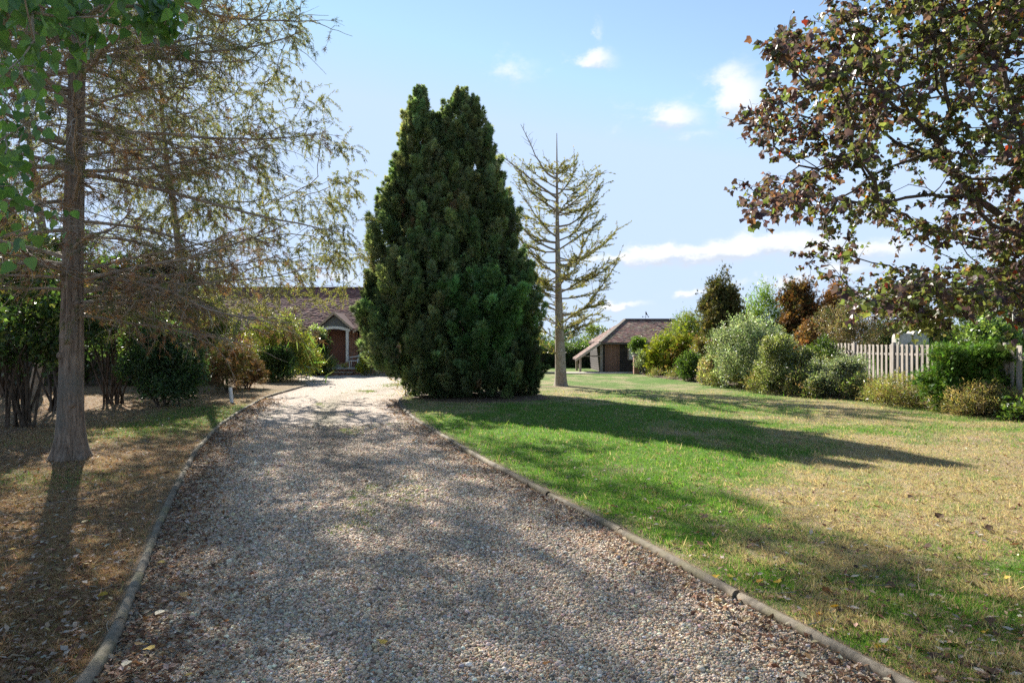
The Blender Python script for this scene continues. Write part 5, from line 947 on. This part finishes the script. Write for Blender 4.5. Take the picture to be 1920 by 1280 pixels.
def poplar():
    rng = np.random.default_rng(23); b = np.array([-6.2, 3.7, 0.0]); t = thing('poplar_tree', 'broad-leaved green tree with leafy twigs hanging in from the verge', 'tree', b)
    poly = [(-700, -500), (420, -500), (330, -60), (322, 30), (308, 52), (275, 40), (255, -10), (210, -12), (176, 40), (178, 92), (140, 96), (95, 120), (110, 165), (75, 230), (88, 300), (92, 372), (112, 398), (70, 420), (40, 462), (-20, 470), (-300, 560), (-700, 500)]
    n = 5000; x = rng.uniform(-700, 420, n); y = rng.uniform(-500, 560, n); k = inside(poly, x, y); x, y = x[k], y[k]; d = np.clip(rng.normal(3.6, .55, len(x)), 2.7, 5.2)
    att = np.stack([wx(x, d), d, wz(y, d)], -1); near = att[x > -60][:150]; rest = att[x <= -60][:60]
    sp = np.array([V3(q, w, 3.3) for q, w in ((285, 8), (300, 28), (308, 45), (275, 12), (270, -40), (255, -80), (292, 20), (312, 36), (165, 30), (172, 70), (150, 85), (130, 20))])
    oth = b+np.array([0, 0, 5.0])+rdir(80, rng)*np.array([3.0, 3.0, 2.8])*rng.random((80, 1))**.4; att = np.concatenate([near, sp, rest, oth[oth[:, 0] < -4.3]])
    tz = np.linspace(0, 7.5, 24); tr = b+np.stack([.1*np.sin(tz), .1*np.cos(tz)-.1, tz], -1)
    A, PA, r, tips, nt_ = skeleton(tr, att, rng, .22, 1.6, .4, .0030, .5, .25, .10, np.interp(tz, [0, .5, 7.5], [.27, .20, .05])); limbs(t, A, PA, r, nt_, 'twig', 6)
    per = 17; n = len(tips)*per; ti = np.repeat(tips, per); p = ti.copy(); up = rng.integers(0, 3, n)
    for s in range(2): p = np.where(up > s, np.maximum(PA[p], nt_-1), p)
    pos = A[p]+rng.normal(0, .06, (n, 3)); dr = np.stack([rng.normal(0, .5, n), rng.normal(0, .5, n), -np.ones(n)*.9], -1); nr = rng.normal(0, .6, (n, 3))+[.2, -.5, .4]; sc = rng.uniform(.04, .075, n)
    pal = [(.45, (.095, .19, .05)), (.3, (.14, .25, .06)), (.22, (.065, .14, .055)), (.03, (.45, .35, .06))]
    tk = near_leaves(t, POPLAR, pos, dr, nr, sc, pal, 'leaf', rng, 300, 12); k = ~tk; mb = MB(); scatter(mb, POPLAR, pos[k], dr[k], nr[k], sc[k], palette(pal, n, rng)[k]); mb.build('foliage', 'leaf', t, False, 'stuff')
poplar()
def willow(name, label, b, poly, dm, ds, na, seed, pal, top, per=150):
    rng = np.random.default_rng(seed); b = np.array(b, float); t = thing(name, label, 'tree', b); xs = [p[0] for p in poly]; ys = [p[1] for p in poly]; n = 9000
    x = rng.uniform(min(xs), max(xs), n); y = rng.uniform(min(ys), max(ys), n); k = inside(poly, x, y); x, y = x[k], y[k]; d = rng.normal(dm, ds, len(x)); att = np.stack([wx(x, d), d, wz(y, d)], -1)
    att = att[(att[:, 2] > 3.0)][:na]; tz = np.linspace(0, top, 26); tr = b+np.stack([.35*np.sin(tz*.35), .2*np.sin(tz*.5), tz], -1)
    A, PA, r, tips, nt_ = skeleton(tr, att, rng, .5, 2.4, .36, .007, .46, -.05, .13, np.interp(tz, [0, .6, top], [.30, .20, .04])); limbs(t, A, PA, r, nt_, 'twig', 5)
    m = len(tips)*7; ti = np.repeat(tips, 7); P = grow(A[ti]+rng.normal(0, .12, (m, 3)), norm(A[ti]-A[PA[ti]])*.5+rdir(m, rng)*.9+[0, 0, .1], rng.uniform(.4, 1.1, m), 7, (0, 0, -1.0), (0, 0, -1.6), .10, rng); mb = MB(); tubes(mb, P, np.linspace(.005, .0022, 7)[None], 3); mb.build('twigs', 'twig', t)
    q = len(tips)*per; i = rng.integers(0, m, q); p, tg = along(P, i, rng.random(q)); mb = MB()
    scatter(mb, LANCE, p+rng.normal(0, .02, p.shape), tg*.7+rng.normal(0, .5, (q, 3))+[0, 0, -.45], rdir(q, rng), rng.uniform(.075, .14, q), palette(pal, q, rng)); mb.build('foliage', 'willow_leaf', t, False, 'stuff')
WP = [(.4, (.19, .205, .085)), (.35, (.14, .155, .06)), (.15, (.25, .225, .10)), (.1, (.21, .15, .08))]
willow('willow_tree', 'tall airy willow with fine pale green leaves beside the drive', (-13.3, 26.5, 0), [(250, -260), (480, -260), (545, 0), (562, 50), (538, 130), (600, 160), (646, 236), (668, 320), (668, 430), (684, 512), (640, 548), (590, 560), (540, 590), (420, 600), (250, 610), (220, 300)], 26, 2.2, 430, 51, WP, 12.5, 400)
willow('willow_tree', 'second airy willow farther left behind the furrowed trunk', (-17.5, 25, 0), [(-160, -300), (300, -300), (300, 480), (180, 520), (-160, 540)], 24.5, 2.0, 330, 52, WP, 13, 230)

# ------------------------------------------------------------------ fallen leaves and twigs
def litter():
    rng = np.random.default_rng(61); n = 27000; kind = rng.random(n); Y = 3.5+20*rng.random(n)**1.7; X = np.zeros(n); Z = np.zeros(n)
    a = kind < .30; X[a] = left(Y[a])+np.abs(rng.normal(0, .38, a.sum()))+.05
    b_ = (kind >= .30)&(kind < .42); X[b_] = right(Y[b_])-np.abs(rng.normal(0, .30, b_.sum()))-.05
    c = (kind >= .42)&(kind < .80); X[c] = left(Y[c])-.1-rng.random(c.sum())*np.maximum(.3, Y[c]*.8+left(Y[c]))
    e = kind >= .80; X[e] = right(Y[e])+.1+rng.random(e.sum())*np.maximum(.3, Y[e]*.8-right(Y[e]))
    on = a|b_; Z[on] = drive_z(X, Y)[on]+.022; Z[c] = verge_z(X, Y)[c]+.012; Z[e] = lawn_z(X, Y)[e]+.018; Z += rng.random(n)*.012
    az = rng.uniform(0, 6.28, n); dr = np.stack([np.cos(az), np.sin(az), rng.normal(0, .3, n)], -1); nr = np.stack([rng.normal(0, .35, n), rng.normal(0, .35, n), np.ones(n)], -1)
    pal = [(.27, (.17, .09, .055)), (.25, (.25, .155, .09)), (.24, (.38, .28, .19)), (.08, (.09, .06, .045)), (.16, (.48, .41, .33))]
    mb = MB(); scatter(mb, OVAL, np.stack([X, Y, Z], -1), dr, nr, rng.uniform(.022, .062, n)*(1+.02*Y), palette(pal, n, rng)); tag(mb.build('leaf_litter', 'dry_leaf', None, False, 'stuff'), 'small dry brown leaves scattered over drive edges, verge and lawn', 'leaf litter')
    # sticks
    n = 260; Y = 3.7+12*rng.random(n)**1.5; u = rng.random(n); X = np.where(u < .6, left(Y)-rng.random(n)*3, np.where(u < .85, left(Y)+rng.random(n)*.9, right(Y)+rng.random(n)*3)); Z = np.where(u < .6, .065, np.where(u < .85, .035, .07))
    az = rng.uniform(0, 6.28, n); P = grow(np.stack([X, Y, Z], -1), np.stack([np.cos(az), np.sin(az), 0*az], -1), rng.uniform(.06, .42, n), 6, (0, 0, 0), None, .16, rng); P[:, :, 2] = Z[:, None]+.004*rng.random((n, 6)); mb = MB(); tubes(mb, P, np.linspace(.0035, .0018, 6)[None]*rng.uniform(.7, 1.5, (n, 1)), 4); tag(mb.build('dead_twigs', 'twig', None, False, 'stuff'), 'thin dead twigs lying on the verge and drive edge', 'twigs')
    # larger leaves one can pick out
    def leafset(cols, spots, label, group, tmpl, s0, s1, nv=4):
        ms = []
        for q in range(nv):
            v = tmpl[0].copy(); rg = np.random.default_rng(q+len(label)); v[:, 2] += .25*(v[:, 1]-.5)**2*rg.uniform(.3, 1.4)+rg.normal(0, .03, len(v)); mb = MB(); mb.add(v, tmpl[1], np.array(cols[q % len(cols)])*rg.uniform(.85, 1.1)); ms.append(mb.mesh('fallen_leaf', 'dry_leaf', True))
        for k, (x, y, z) in enumerate(spots):
            o = link('fallen_leaf', ms[k % nv]); o.location = (x, y, z); s = rng.uniform(s0, s1); o.scale = (s, s, s); o.rotation_euler = (rng.normal(0, .22), rng.normal(0, .22), rng.uniform(0, 6.28)); tag(o, label, 'leaf', group)
    def gp(x, y, z): d = (HC-z)*F/(y-640); return (wx(x, d), d, z)
    Yl = [(1344, 1078), (1364, 1080), (1530, 1150), (1572, 1136), (1462, 1092), (1536, 1074), (1422, 1092), (1640, 1212), (1852, 1182), (1885, 1085), (1620, 1068), (1135, 962)]
    leafset([(.55, .36, .04), (.60, .45, .10), (.50, .28, .05)], [gp(x, y, .07) for x, y in Yl], 'bright yellow fallen leaf lying on the lawn grass', 'yellow leaves on the lawn', MAPLE, .05, .085)
    Yv = [(22, 1030), (160, 978), (204, 976), (152, 1056), (200, 1110), (68, 1128)]
    leafset([(.52, .34, .05), (.50, .42, .22)], [gp(x, y, .075) for x, y in Yv], 'yellow fallen leaf lying on the brown verge', 'yellow leaves on the verge', POPLAR, .05, .075)
    Yg_ = [(308, 1052), (325, 1062), (303, 1145), (260, 1205), (290, 1212), (422, 1165), (365, 1003), (312, 1030), (360, 1262), (316, 1002), (1498, 1262), (1340, 1122), (724, 1205), (1018, 1245), (240, 1240), (352, 1115), (772, 910), (1340, 1010)]
    leafset([(.50, .36, .08), (.38, .17, .05), (.62, .56, .42), (.42, .28, .12)], [gp(x, y, .045) for x, y in Yg_], 'single yellow or rusty fallen leaf lying on the gravel', 'leaves on the gravel drive', POPLAR, .045, .08)
    sp = []
    for k in range(46): x = rng.uniform(1250, 1915); y = rng.uniform(980, 1270); X, Y, Z = gp(x, y, .07); sp.append((X, Y, Z)) if X > right(Y)+.15 else None
    leafset([(.42, .38, .32), (.50, .46, .40), (.30, .22, .16)], sp, 'pale dry curled fallen leaf lying on the lawn', 'pale curled leaves on the lawn', OVAL, .06, .10)
    sp = []
    for k in range(60): x = rng.uniform(1080, 1915); y = rng.uniform(900, 1270); X, Y, Z = gp(x, y, .072); sp.append((X, Y, Z)) if X > right(Y)+.15 else None
    leafset([(.11, .07, .05), (.16, .095, .06), (.08, .055, .045)], sp, 'dark brown curled fallen leaf lying on the lawn', 'dark curled leaves on the lawn', MAPLE, .06, .10)
    sp = []
    for k in range(40): x = rng.uniform(5, 330); y = rng.uniform(900, 1270); X, Y, Z = gp(x, y, .072); sp.append((X, Y, Z)) if X < left(Y)-.12 else None
    leafset([(.40, .36, .31), (.46, .42, .36), (.26, .18, .13)], sp, 'pale dry curled fallen leaf lying on the brown verge', 'pale curled leaves on the verge', OVAL, .05, .09)
litter()
